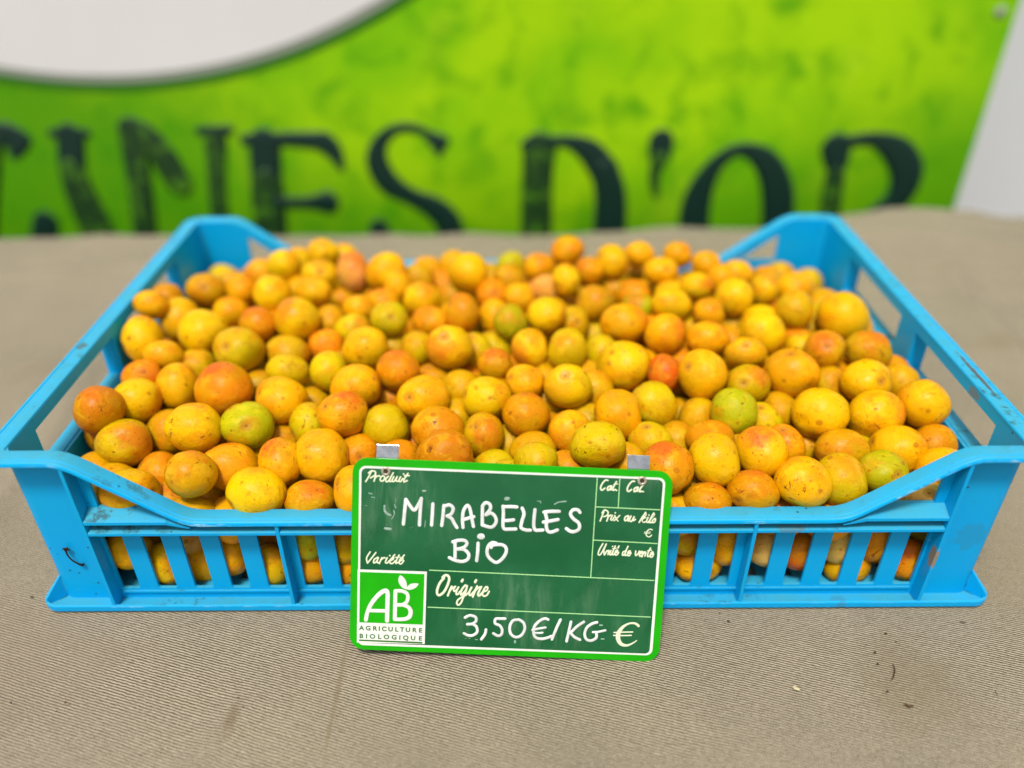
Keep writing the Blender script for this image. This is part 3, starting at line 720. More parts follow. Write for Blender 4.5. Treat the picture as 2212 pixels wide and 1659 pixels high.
PLUMS = """-2301 1661 943 105 89 O 3 orange-yellow mirabelle plum with brown spot left of the plum with a purple spot
-2308 1890 860 110 101 D 0 ochre mirabelle plum deep just left of the plum with a purple spot
-2090 2025 861 129 109 D 3 mirabelle plum with a purple spot
-1867 2065 840 106 106 O 0 orange-yellow mirabelle plum just right of the plum with a purple spot
-2073 2453 679 114 112 D 0 ochre mirabelle plum deep just right of the plum with a purple spot
-1626 1983 849 122 122 Y 0 bright yellow mirabelle plum above right of the big lime plum with a dimple
-1839 2465 768 112 108 O 0 orange-yellow mirabelle plum half hidden left of the pinkish plum at the back
-1649 2406 859 123 108 Y 0 second nearest bright yellow mirabelle plum right of the plum with a purple spot
-2173 1724 795 124 137 O 0 orange-yellow mirabelle plum just below left of the plum with a purple spot
-1949 1513 824 151 139 Y 0 bright yellow mirabelle plum just above left of the big lime plum with a dimple
-1894 1873 768 115 104 O 0 orange-yellow mirabelle plum half hidden just below right of the plum with a purple spot
-1629 1595 834 118 105 R 0 reddish-orange mirabelle plum just above right of the big lime plum with a dimple
-1385 1638 842 142 132 Y 0 bright yellow mirabelle plum left of the half-green plum
-2272 1377 854 115 138 Y 0 bright yellow mirabelle plum below left of the plum with a purple spot
-2105 1244 816 114 90 O 0 orange-yellow mirabelle plum above right of the leftmost plum
-1949 1297 704 122 101 G 0 greenish-yellow mirabelle plum half hidden just above left of the plum with the red speckled top
-1672 1300 822 150 131 G 1 big lime mirabelle plum with a dimple
-1414 1398 736 137 109 D 0 ochre mirabelle plum half hidden just right of the big lime plum with a dimple
-2170 1068 773 116 101 R 0 reddish-orange mirabelle plum half hidden just above right of the leftmost plum
-1320 1068 813 121 96 G 0 greenish-yellow mirabelle plum just below right of the big lime plum with a dimple
-1528 1147 636 115 110 D 0 ochre mirabelle plum deep just right of the plum with the red speckled top
-2124 846 761 138 120 Y 0 bright yellow mirabelle plum just right of the leftmost plum
-1950 1002 751 116 131 O 3 orange-yellow mirabelle plum with brown scars left of the plum with the red speckled top
-1647 905 796 158 150 R 2 mirabelle plum with the red speckled top
-2240 674 828 122 127 B 0 leftmost mirabelle plum heaped in the blue crate
-1307 832 774 142 124 O 0 orange-yellow mirabelle plum with reddish bruise above right of the round green plum
-1402 2599 873 119 96 Y 0 bright yellow mirabelle plum just left of the pinkish plum at the back
-1282 2729 763 113 108 Y 0 pinkish mirabelle plum at the back
-1607 2657 773 112 108 Y 0 second nearest bright yellow mirabelle plum left of the pinkish plum at the back
-1143 2314 853 110 139 P 0 pinkish-orange mirabelle plum just below right of the pinkish plum at the back
-1367 2263 855 124 99 Y 0 bright yellow mirabelle plum just below left of the pinkish plum at the back
-1359 2009 850 135 88 O 0 orange-yellow mirabelle plum with red spot below left of the pinkish plum at the back
-896 2281 859 145 135 Y 0 brightest yellow mirabelle plum at the back
-790 2090 852 96 107 O 3 orange-yellow mirabelle plum with brown patch below right of the brightest yellow plum at the back
-682 2359 780 114 105 D 0 ochre mirabelle plum half hidden just right of the brightest yellow plum at the back
-454 2637 745 112 110 O 0 orange-yellow mirabelle plum half hidden above left of the pale lime plum in the middle
-317 2250 871 139 127 Y 0 bright yellow mirabelle plum above left of the pale lime plum in the middle
-528 2454 670 119 108 R 0 reddish-orange mirabelle plum deep just right of the brightest yellow plum at the back
-618 1930 833 123 114 Y 0 bright yellow mirabelle plum just above right of the half-green plum
-338 1720 839 107 127 R 0 reddish-orange mirabelle plum just above the plum with a red stem dimple
-443 2258 675 121 105 D 0 ochre mirabelle plum deep just above the plum with a red stem dimple
-546 1736 764 132 92 R 0 reddish-orange mirabelle plum half hidden just above left of the plum with a red stem dimple
-1017 1806 829 102 89 O 0 orange-yellow mirabelle plum just left of the half-green plum
-987 2270 639 123 107 D 0 ochre mirabelle plum deep just above left of the half-green plum
-800 1621 851 115 109 G 0 half-green mirabelle plum heaped in the blue crate
-1212 1770 745 104 117 D 0 ochre mirabelle plum half hidden above left of the plum with a dark split
-1035 1629 766 120 100 G 0 greenish-yellow mirabelle plum half hidden just left of the half-green plum
-1221 2256 650 121 107 D 0 ochre mirabelle plum deep just below the pinkish plum at the back
-1179 1483 732 114 106 R 0 reddish-orange mirabelle plum half hidden below left of the half-green plum
-897 1289 827 139 127 Y 3 bright yellow mirabelle plum with brown patch below left of the half-green plum
-1084 1066 813 103 111 G 0 greenish-yellow mirabelle plum just above the plum speckled red on its right
-679 1055 827 126 110 R 4 mirabelle plum with a dark split
-605 1438 738 106 113 G 0 greenish-yellow mirabelle plum half hidden just above right of the plum with a dark split
-388 1279 843 137 131 Y 1 mirabelle plum with a red stem dimple
-247 1423 726 108 112 G 0 greenish-yellow mirabelle plum half hidden just right of the plum with a red stem dimple
-138 1588 645 116 110 G 0 greenish-yellow mirabelle plum deep just below left of the pale lime plum in the middle
-26 1604 834 102 118 g 0 pale lime mirabelle plum in the middle
-122 1130 815 103 89 B 3 brownish-orange mirabelle plum with purple bruise below the pale lime plum in the middle
-152 2132 755 111 109 R 0 reddish-orange mirabelle plum half hidden just above left of the pale lime plum in the middle
-133 1824 753 103 118 O 0 orange-yellow mirabelle plum half hidden just left of the pale lime plum in the middle
-17 2743 685 116 111 g 0 green mirabelle plum deep just above left of the pink plum high in the middle
-32 2352 767 116 103 D 0 ochre mirabelle plum half hidden just left of the pink plum high in the middle
38 2046 775 111 106 O 0 orange-yellow mirabelle plum half hidden just above the pale lime plum in the middle
-899 917 798 143 122 O 0 orange-yellow mirabelle plum just above right of the plum speckled red on its right
-517 832 781 146 126 O 1 mirabelle plum with a star-shaped stem scar
-317 1047 702 114 107 D 0 ochre mirabelle plum half hidden just right of the plum with a star-shaped stem scar
-157 824 785 132 119 Y 0 bright yellow mirabelle plum below right of the plum with a red stem dimple
57 953 803 112 97 O 0 orange-yellow mirabelle plum below the pale lime plum in the middle
-933 657 799 130 125 O 2 mirabelle plum speckled red on its right
-1135 699 700 106 115 G 0 greenish-yellow mirabelle plum half hidden just left of the plum speckled red on its right
-714 674 700 125 124 G 0 greenish-yellow mirabelle plum just right of the plum speckled red on its right
-1018 426 694 142 134 O 0 orange-yellow mirabelle plum just right of the yellow plum left of the sign
-848 535 610 107 118 R 0 reddish-orange mirabelle plum half hidden just below the plum speckled red on its right
-421 598 735 141 123 B 3 brownish-orange mirabelle plum with dark red spots above the scabby brown plum above the sign
-363 349 751 144 131 B 0 scabby brown mirabelle plum above the sign
-173 593 703 108 119 D 1 ochre mirabelle plum with stem dimple above right of the scabby brown plum above the sign
-614 453 642 114 107 R 0 reddish-orange mirabelle plum half hidden below right of the plum speckled red on its right
-593 735 524 116 116 R 0 reddish-orange mirabelle plum deep just left of the scabby brown plum above the sign
-115 431 585 118 107 G 0 greenish-yellow mirabelle plum half hidden just right of the scabby brown plum above the sign
-35 266 655 104 114 G 0 second nearest greenish-yellow mirabelle plum right of the scabby brown plum above the sign
-1041 200 597 133 92 D 3 ochre mirabelle plum with brown scars below the plum speckled red on its right
-812 203 652 101 123 O 0 orange-yellow mirabelle plum below the plum speckled red on its right
-1218 373 701 111 123 O 2 yellow mirabelle plum left of the sign
-1307 205 640 149 119 Y 0 biggest mirabelle plum at the front
-1487 387 655 146 123 O 0 orange-yellow mirabelle plum just above left of the biggest plum at the front
-1712 571 773 148 123 Y 0 bright yellow mirabelle plum just below left of the plum with the red speckled top
-1446 620 752 135 124 g 0 round green mirabelle plum heaped in the blue crate
-1923 723 633 124 124 D 0 ochre mirabelle plum half hidden just right of the olive plum near the left slope
-2098 562 681 147 121 G 3 olive mirabelle plum near the left slope
-1610 216 755 118 112 D 3 ochre mirabelle plum with brown spot below right of the olive plum near the left slope
-1937 196 653 152 108 Y 0 bright yellow mirabelle plum just below the olive plum near the left slope
-1905 465 552 118 111 R 0 reddish-orange mirabelle plum half hidden just below right of the olive plum near the left slope
-2238 456 557 114 114 D 0 ochre mirabelle plum half hidden just below left of the olive plum near the left slope
-2089 355 581 122 104 D 0 ochre mirabelle plum half hidden just below the olive plum near the left slope
-1799 286 506 122 109 D 0 second nearest ochre mirabelle plum below right of the olive plum near the left slope
-1635 174 523 117 94 D 0 ochre mirabelle plum left of the biggest plum at the front
-1609 356 415 121 116 R 0 reddish-orange mirabelle plum deep just left of the biggest plum at the front
-1469 213 456 116 116 O 0 orange-yellow mirabelle plum deep just below left of the biggest plum at the front
-1308 725 564 119 110 R 0 reddish-orange mirabelle plum deep just above the yellow plum left of the sign
-1658 646 554 117 112 R 0 reddish-orange mirabelle plum deep just below left of the round green plum
-2099 895 542 119 114 D 0 ochre mirabelle plum deep just above right of the olive plum near the left slope
-2118 201 612 109 113 D 0 second nearest ochre mirabelle plum below left of the olive plum near the left slope
-1013 417 460 119 114 R 0 reddish-orange mirabelle plum deep just below right of the yellow plum left of the sign
-745 1065 617 118 109 R 0 reddish-orange mirabelle plum deep just below the plum with a dark split
-1181 986 628 119 107 D 0 ochre mirabelle plum deep just left of the plum speckled red on its right
-339 851 622 116 111 D 0 ochre mirabelle plum deep just above the scabby brown plum above the sign
-35 677 557 111 119 D 0 ochre mirabelle plum deep right of the scabby brown plum above the sign
404 2634 863 123 104 O 0 orange mirabelle plum topping the back row
189 2547 771 115 105 O 0 orange-yellow mirabelle plum half hidden just above the pink plum high in the middle
706 2416 874 116 119 Y 0 bright yellow mirabelle plum just right of the orange plum topping the back row
535 2302 858 100 92 O 0 orange-yellow mirabelle plum just below right of the orange plum topping the back row
357 2130 872 93 107 Y 0 bright yellow mirabelle plum just above right of the pink plum high in the middle
922 2563 861 111 96 O 0 orange-yellow mirabelle plum right of the orange plum topping the back row
1203 2560 861 107 89 O 0 third nearest orange-yellow mirabelle plum right of the orange plum topping the back row
1035 2291 852 124 99 O 0 second nearest orange-yellow mirabelle plum right of the orange plum topping the back row
1388 2446 840 104 88 O 0 fourth nearest orange-yellow mirabelle plum above the bright red plum
1237 2028 864 109 93 Y 0 second nearest bright yellow mirabelle plum right of the orange plum topping the back row
1482 2284 794 110 106 O 0 second nearest orange-yellow mirabelle plum left of the large plum in the back right corner
1624 2435 760 120 101 O 0 orange-yellow mirabelle plum half hidden left of the large plum in the back right corner
1456 1879 856 123 123 Y 0 bright yellow mirabelle plum above right of the bright red plum
232 2221 745 122 101 P 0 pink mirabelle plum high in the middle
206 1642 862 122 112 Y 0 bright yellow mirabelle plum just below the pink plum high in the middle
533 1844 842 119 119 D 0 ochre mirabelle plum below right of the orange plum topping the back row
836 2120 754 114 105 R 0 reddish-orange mirabelle plum half hidden above the big yellow plum left of the red one
841 1911 765 118 100 g 0 green mirabelle plum half hidden above the big yellow plum left of the red one
1093 2112 752 116 103 Y 0 bright yellow mirabelle plum half hidden below right of the orange plum topping the back row
1032 1809 842 130 109 Y 0 bright yellow mirabelle plum above the bright red plum
1255 1703 838 100 90 O 0 orange-yellow mirabelle plum above left of the oval plum with an orange cheek
381 1709 759 102 117 D 0 ochre mirabelle plum half hidden just below right of the pink plum high in the middle
691 1583 833 150 119 O 0 orange-yellow mirabelle plum just above the big yellow plum left of the red one
933 1445 832 121 120 O 0 orange-yellow mirabelle plum with pink base above the bright red plum
1192 1397 826 131 102 O 0 orange-yellow mirabelle plum just above right of the bright red plum
93 1305 815 110 122 Y 0 bright yellow mirabelle plum just below right of the pale lime plum in the middle
318 1265 827 118 127 G 0 greenish-yellow mirabelle plum left of the big yellow plum left of the red one
533 1371 732 104 115 G 0 greenish-yellow mirabelle plum half hidden above the orange plum with a red cheek
646 1154 787 156 142 Y 0 big yellow mirabelle plum left of the red one
868 1060 791 89 117 S 0 bright red mirabelle plum heaped in the blue crate
1069 972 839 134 137 O 0 orange-yellow mirabelle plum just right of the bright red plum
301 889 817 130 124 Y 1 bright yellow mirabelle plum just above left of the orange plum with a red cheek
464 1008 710 106 113 D 0 ochre mirabelle plum half hidden just above left of the orange plum with a red cheek
769 806 747 129 129 G 0 greenish-yellow mirabelle plum just below the bright red plum
556 686 762 127 131 O 0 orange mirabelle plum with a red cheek
1049 1413 642 115 109 R 0 reddish-orange mirabelle plum deep just above right of the bright red plum
1385 1233 819 123 93 Y 1 bright yellow mirabelle plum with stem dimple above the pale green plum right of centre
1318 930 800 123 108 G 1 greenish-yellow mirabelle plum with stem dimple above right of the pale green plum right of centre
59 694 764 126 117 B 0 brownish-orange mirabelle plum above left of the large plum behind the sign top
294 571 733 116 117 O 0 orange-yellow mirabelle plum with red edge above left of the large plum behind the sign top
421 380 793 144 113 G 3 large mirabelle plum behind the sign top
94 500 660 124 100 D 0 second nearest ochre mirabelle plum left of the large plum behind the sign top
99 255 791 107 97 G 0 greenish-yellow mirabelle plum left of the large plum behind the sign top
270 384 624 113 108 D 0 ochre mirabelle plum half hidden just below left of the large plum behind the sign top
578 414 637 105 116 O 0 orange-yellow mirabelle plum half hidden just below right of the large plum behind the sign top
722 557 677 119 102 G 0 orange mirabelle plum freckled beside the right clip
889 659 595 113 113 D 0 ochre mirabelle plum deep just right of the orange plum freckled beside the right clip
762 298 714 129 129 B 2 brownish-orange mirabelle plum just below right of the orange plum freckled beside the right clip
1012 338 728 126 128 Y 0 bright yellow mirabelle plum just left of the plum with a red freckled top
1040 554 695 136 92 B 0 brownish-orange mirabelle plum half hidden just below left of the pale green plum right of centre
1185 691 781 122 123 g 0 pale green mirabelle plum right of centre
1031 792 656 108 117 D 0 ochre mirabelle plum half hidden just left of the pale green plum right of centre
966 182 589 119 91 B 0 brownish-orange mirabelle plum just left of the plum with purple blemishes
810 200 483 113 116 D 0 ochre mirabelle plum half hidden below the orange plum freckled beside the right clip
937 373 483 115 115 D 0 ochre mirabelle plum deep below right of the orange plum freckled beside the right clip
971 952 537 112 121 D 0 ochre mirabelle plum deep just above right of the orange plum freckled beside the right clip
396 833 615 117 110 D 0 ochre mirabelle plum deep just above left of the large plum behind the sign top
193 757 593 108 119 D 0 ochre mirabelle plum deep just left of the large plum behind the sign top
1268 397 730 128 129 O 2 mirabelle plum with a red freckled top
1437 532 660 106 115 O 0 orange-yellow mirabelle plum half hidden just right of the plum with a red freckled top
1189 203 632 128 101 B 3 mirabelle plum with purple blemishes
1432 208 684 136 129 O 3 mirabelle plum with a brown scratch
1643 253 657 123 129 G 0 greenish-yellow mirabelle plum just right of the plum with a brown scratch
1863 287 678 123 113 g 0 green mirabelle plum by the right slope
1661 697 761 147 132 Y 3 bright yellow mirabelle plum just below right of the oval plum with an orange cheek
1976 701 744 144 127 Y 0 bright yellow mirabelle plum just left of the highest plum at the right rail
2234 730 798 132 128 Y 0 highest mirabelle plum at the right rail
1729 476 676 145 106 D 0 ochre mirabelle plum half hidden just above left of the green plum by the right slope
2015 469 680 144 122 O 0 orange-yellow mirabelle plum just above right of the green plum by the right slope
2246 542 655 115 106 B 0 brownish-orange mirabelle plum half hidden just below the highest plum at the right rail
2191 323 670 134 111 O 0 orange-yellow mirabelle plum right of the green plum by the right slope
1613 684 527 110 122 D 0 ochre mirabelle plum deep just above the plum with a brown scratch
1508 881 638 113 113 D 0 ochre mirabelle plum half hidden just below the oval plum with an orange cheek
1370 730 669 110 112 G 0 greenish-yellow mirabelle plum half hidden just above the plum with a red freckled top
1857 816 574 109 120 D 0 second nearest ochre mirabelle plum above left of the green plum by the right slope
2237 790 573 117 112 D 0 ochre mirabelle plum deep just below left of the highest plum at the right rail
2067 192 578 131 97 W 1 pale yellow mirabelle plum half hidden below the highest plum at the right rail
2029 318 414 121 114 R 0 reddish-orange mirabelle plum deep just below right of the green plum by the right slope
1369 223 463 115 115 R 0 reddish-orange mirabelle plum deep just below right of the plum with purple blemishes
1610 201 444 122 110 O 0 orange-yellow mirabelle plum half hidden just below right of the plum with a brown scratch
2100 1631 844 154 155 Y 0 large mirabelle plum in the back right corner
1549 1458 828 134 128 Y 0 bright yellow mirabelle plum just above left of the oval plum with an orange cheek
1610 1728 741 132 119 Y 0 second nearest bright yellow mirabelle plum left of the large plum in the back right corner
1795 1677 868 115 122 D 0 ochre mirabelle plum just left of the large plum in the back right corner
1973 2205 764 122 110 O 0 orange-yellow mirabelle plum half hidden above the oval plum with an orange cheek
1692 2006 850 88 109 Y 0 bright yellow mirabelle plum above the oval plum with an orange cheek
1863 2479 680 116 109 D 0 ochre mirabelle plum deep right of the orange plum topping the back row
1602 1027 811 150 131 O 0 oval mirabelle plum with an orange cheek
1759 1356 775 97 95 G 3 greenish-yellow mirabelle plum with brown spot above the oval plum with an orange cheek
1832 1203 863 113 108 B 1 brownish-orange mirabelle plum just below left of the large plum in the back right corner
2109 1236 829 137 113 D 0 ochre mirabelle plum just below right of the large plum in the back right corner
1998 945 797 135 127 Y 0 bright yellow mirabelle plum below the large plum in the back right corner
2247 1050 722 107 111 D 0 ochre mirabelle plum half hidden just above left of the highest plum at the right rail
1843 1075 693 106 114 D 0 ochre mirabelle plum half hidden just right of the oval plum with an orange cheek
2000 1226 629 118 107 D 0 ochre mirabelle plum deep below the large plum in the back right corner
1965 1759 665 127 101 D 0 ochre mirabelle plum deep just below left of the large plum in the back right corner
2080 1942 654 113 113 G 0 greenish-yellow mirabelle plum deep just left of the large plum in the back right corner
730 2374 659 122 106 D 0 ochre mirabelle plum deep above the big yellow plum left of the red one
526 1785 625 120 109 G 0 greenish-yellow mirabelle plum deep below right of the pink plum high in the middle
1474 1871 629 114 114 D 0 second nearest ochre mirabelle plum above left of the oval plum with an orange cheek
187 1206 638 112 112 D 0 second nearest ochre mirabelle plum below right of the pale lime plum in the middle
-493 1220 636 125 102 D 0 ochre mirabelle plum deep just above right of the plum with a star-shaped stem scar
-784 1605 637 119 108 D 0 ochre mirabelle plum deep just above the plum with a dark split
-1070 1317 669 111 111 D 0 ochre mirabelle plum deep just above the plum speckled red on its right
-878 1933 794 118 99 O 0 orange-yellow mirabelle plum half hidden just above the half-green plum
-2139 2109 661 119 108 D 0 ochre mirabelle plum deep just below the plum with a purple spot
-2048 194 262 121 105 O 0 orange-yellow mirabelle plum seen through the first front gap from the left
-1872 191 153 108 122 Y 0 bright yellow mirabelle plum seen through the second front gap from the left
-1758 316 268 114 117 W 0 pale yellow mirabelle plum seen through the second front gap from the left
-1693 268 103 120 114 O 0 orange-yellow mirabelle plum seen through the third front gap from the left
-1522 205 210 111 117 O 0 orange-yellow mirabelle plum seen through the fourth front gap from the left
-2021 344 143 118 118 O 0 orange-yellow mirabelle plum lower down in the first front gap from the left
-1306 189 151 102 129 Y 0 bright yellow mirabelle plum seen through the fifth front gap from the left
-1330 388 164 117 120 G 0 greenish-yellow mirabelle plum seen through the fifth front gap from the left
-1107 192 329 116 108 g 0 green mirabelle plum seen through the sixth front gap from the left
-1104 213 136 113 117 O 0 orange-yellow mirabelle plum seen through the sixth front gap from the left
-914 204 292 115 110 G 0 greenish-yellow mirabelle plum seen through the seventh front gap from the left
-871 190 108 107 124 O 0 orange-yellow mirabelle plum seen through the seventh front gap from the left
893 239 307 121 106 G 0 greenish-yellow mirabelle plum seen through the seventh front gap from the right
979 204 122 135 106 O 0 orange-yellow mirabelle plum seen through the sixth front gap from the right
1102 197 275 111 115 O 0 orange-yellow mirabelle plum lower down in the sixth front gap from the right
1319 201 252 114 113 W 0 pale yellow mirabelle plum seen through the fifth front gap from the right
1493 347 135 115 122 Y 0 bright yellow mirabelle plum seen through the fourth front gap from the right
1509 202 219 115 112 S 0 red mirabelle plum seen through the fourth front gap from the right
1715 220 266 111 115 W 0 pale yellow mirabelle plum seen through the third front gap from the right
1786 195 107 131 103 O 0 orange-yellow mirabelle plum seen through the second front gap from the right
1888 193 303 110 115 B 0 brownish-orange mirabelle plum seen through the second front gap from the right
2096 199 149 111 119 R 2 reddish-orange mirabelle plum seen through the first front gap from the right
2210 360 242 119 115 G 0 greenish-yellow mirabelle plum seen through the first front gap from the right
190 991 644 118 121 D 0 ochre mirabelle plum deep below right of the plum with a red stem dimple
-1637 1432 622 126 120 D 0 ochre mirabelle plum deep just below right of the big lime plum with a dimple
1217 1777 656 130 126 D 0 ochre mirabelle plum deep just above right of the bright red plum
924 2751 577 116 115 D 0 ochre mirabelle plum deep above the bright red plum
2173 2147 643 129 127 D 0 ochre mirabelle plum deep just above left of the large plum in the back right corner
1385 1612 669 117 112 D 0 ochre mirabelle plum deep above left of the oval plum with an orange cheek
889 1726 674 114 116 R 0 reddish-orange mirabelle plum deep just above the bright red plum
1809 1599 656 129 126 R 0 reddish-orange mirabelle plum deep just above the oval plum with an orange cheek
1596 1247 655 118 117 O 0 orange-yellow mirabelle plum deep just left of the oval plum with an orange cheek
-1543 2327 682 129 124 O 0 orange-yellow mirabelle plum deep above right of the big lime plum with a dimple
2247 2675 555 122 114 G 0 greenish-yellow mirabelle plum deep just above left of the large plum in the back right corner
1235 583 583 131 126 D 0 ochre mirabelle plum deep just left of the plum with a red freckled top
991 1206 653 123 118 B 0 brownish-orange mirabelle plum deep just below right of the bright red plum
442 1207 653 111 116 D 0 ochre mirabelle plum deep just left of the big yellow plum left of the red one
-2281 761 608 129 121 B 0 brownish-orange mirabelle plum deep just above left of the olive plum near the left slope
-1326 573 342 119 119 D 0 ochre mirabelle plum deep just right of the biggest plum at the front
-2283 1742 592 126 118 O 0 orange-yellow mirabelle plum deep left of the big lime plum with a dimple
-662 2740 630 128 126 O 0 orange-yellow mirabelle plum deep just right of the brightest yellow plum at the back
2283 1249 655 124 118 R 0 reddish-orange mirabelle plum deep just above left of the highest plum at the right rail
457 2365 679 130 125 D 0 ochre mirabelle plum deep just right of the pink plum high in the middle
2032 2701 592 124 124 D 0 second nearest ochre mirabelle plum above left of the large plum in the back right corner
-1284 1613 591 128 124 D 0 second nearest ochre mirabelle plum above the plum speckled red on its right
398 2170 600 120 113 B 0 brownish-orange mirabelle plum deep just below right of the pink plum high in the middle
1945 1055 511 123 119 D 0 ochre mirabelle plum deep below right of the oval plum with an orange cheek
-1603 1793 677 120 120 R 0 reddish-orange mirabelle plum deep above the round green plum
-2227 2720 595 122 117 G 0 greenish-yellow mirabelle plum deep just above right of the plum with a purple spot
-630 1914 616 113 115 R 0 reddish-orange mirabelle plum deep just right of the half-green plum
1890 607 545 120 116 G 0 greenish-yellow mirabelle plum deep just above left of the green plum by the right slope
-1201 529 523 131 126 D 0 ochre mirabelle plum deep just below right of the yellow plum left of the sign
1267 1442 628 117 116 G 0 greenish-yellow mirabelle plum deep just right of the bright red plum
1100 399 349 124 118 D 0 ochre mirabelle plum deep just below left of the plum with purple blemishes
1162 1092 649 111 114 B 0 brownish-orange mirabelle plum deep just above left of the pale green plum right of centre
1051 2525 607 118 112 O 0 second nearest orange-yellow mirabelle plum above the big yellow plum left of the red one
-296 1295 555 130 128 R 0 reddish-orange mirabelle plum deep just below right of the plum with a red stem dimple
-729 2116 663 112 114 D 0 ochre mirabelle plum deep just above right of the half-green plum
-1319 1185 577 122 122 G 0 greenish-yellow mirabelle plum deep just above left of the plum speckled red on its right
133 1734 674 127 120 D 0 ochre mirabelle plum deep just below right of the pale lime plum in the middle
-215 1937 582 128 125 D 0 ochre mirabelle plum deep just left of the pale lime plum in the middle
-192 2783 562 120 119 D 0 ochre mirabelle plum deep just above left of the pale lime plum in the middle
779 1328 658 120 121 O 0 orange-yellow mirabelle plum deep just right of the big yellow plum left of the red one
1218 590 349 127 129 D 0 ochre mirabelle plum deep just left of the plum with purple blemishes
-1443 567 517 117 112 G 0 greenish-yellow mirabelle plum deep just above the biggest plum at the front
901 1562 533 127 123 B 0 brownish-orange mirabelle plum deep just above left of the bright red plum
1233 2132 579 116 118 B 0 brownish-orange mirabelle plum deep above right of the bright red plum
2178 550 335 127 120 O 0 orange-yellow mirabelle plum deep just below right of the green plum by the right slope
-1848 2149 645 124 116 D 0 ochre mirabelle plum deep just above the big lime plum with a dimple
-2286 214 153 119 115 B 0 brownish-orange mirabelle plum deep below the olive plum near the left slope
-2059 1175 565 127 118 O 0 orange-yellow mirabelle plum deep above right of the olive plum near the left slope
1358 426 509 120 114 R 0 reddish-orange mirabelle plum deep just above right of the plum with purple blemishes
-1218 2499 619 117 120 G 0 greenish-yellow mirabelle plum deep just below the pinkish plum at the back
-1754 851 547 122 121 D 0 ochre mirabelle plum deep just left of the round green plum
1366 1256 614 112 114 D 0 ochre mirabelle plum deep just above the pale green plum right of centre
1971 526 362 119 121 O 0 orange-yellow mirabelle plum deep just below left of the green plum by the right slope
-1534 409 152 111 114 B 0 brownish-orange mirabelle plum deep just below the biggest plum at the front
1816 393 318 117 118 R 0 reddish-orange mirabelle plum deep just below left of the green plum by the right slope
42 1592 528 132 124 R 0 reddish-orange mirabelle plum deep just below the pale lime plum in the middle
1809 1946 683 119 111 B 0 brownish-orange mirabelle plum deep above the oval plum with an orange cheek
-2106 801 345 119 121 G 0 greenish-yellow mirabelle plum deep just below right of the olive plum near the left slope
1264 2498 608 116 114 B 0 brownish-orange mirabelle plum deep above the bright red plum
1737 2146 688 117 121 G 0 greenish-yellow mirabelle plum deep above left of the oval plum with an orange cheek
2258 1802 649 133 128 O 0 orange-yellow mirabelle plum deep just below right of the large plum in the back right corner
-1397 1439 517 125 122 R 0 reddish-orange mirabelle plum deep just above left of the plum speckled red on its right
-102 1249 655 122 117 G 0 greenish-yellow mirabelle plum deep just below the pale lime plum in the middle
1671 1016 573 126 123 G 0 greenish-yellow mirabelle plum deep just below the oval plum with an orange cheek""".split('\n')
ROT_E = Matrix(((rt.x, fw.x, -dn.x), (rt.y, fw.y, -dn.y), (rt.z, fw.z, -dn.z))).to_euler()
for i, row in enumerate(PLUMS):
    x, y, z, rx, ry, c, fl, label = row.split(' ', 7)
    fl = int(fl)
    me = MESH[i % 14]
    if fl == 1: me = DIMP[i % 5]
    elif fl == 2 or c == 'R' and i % 2: me = TOPR[i % 4]
    elif fl == 4: me = SPLIT
    o = bpy.data.objects.new('mirabelle_plum', me)
    o.location = (int(x) * 1e-4, int(y) * 1e-4, int(z) * 1e-4)
    rx, ry = int(rx) * 1e-4, int(ry) * 1e-4
    through = 'front gap' in label
    gm_ = 1.045 * math.sqrt(rx * ry); rx, ry = rx * 1.045, ry * 1.045; rx = min(max(rx, .88 * gm_), 1.14 * gm_); ry = gm_ * gm_ / rx; rx, ry = gm_ * (rx / gm_) ** .85, gm_ * (ry / gm_) ** .85
    o.scale = (rx, gm_, ry)
    o.rotation_euler = ROT_E
    if through:                                   # resting against the inside of the slats
        o.rotation_euler = (0, 0, rv.uniform(-.3, .3)); sy = min(o.scale[1], o.location.y - .0106); o.scale = (min(rx, .0135), sy, min(ry * 1.06, .0140))
    j = rv.uniform(.90, 1.08)
    o.color = (min(1, COL[c][0] * j), COL[c][1] * j * rv.uniform(.9, 1.1), COL[c][2], 1)
    o['blemish'] = 1.0 if fl in (3, 4) or c == 'B' else rv.choice((0.0, 0.0, .3, .5))
    o['freckle'] = 1.0 if fl == 2 else rv.choice((.2, .4, .7))
    tag(link(o), label, 'plum', 'mirabelle plums heaped in the blue crate')

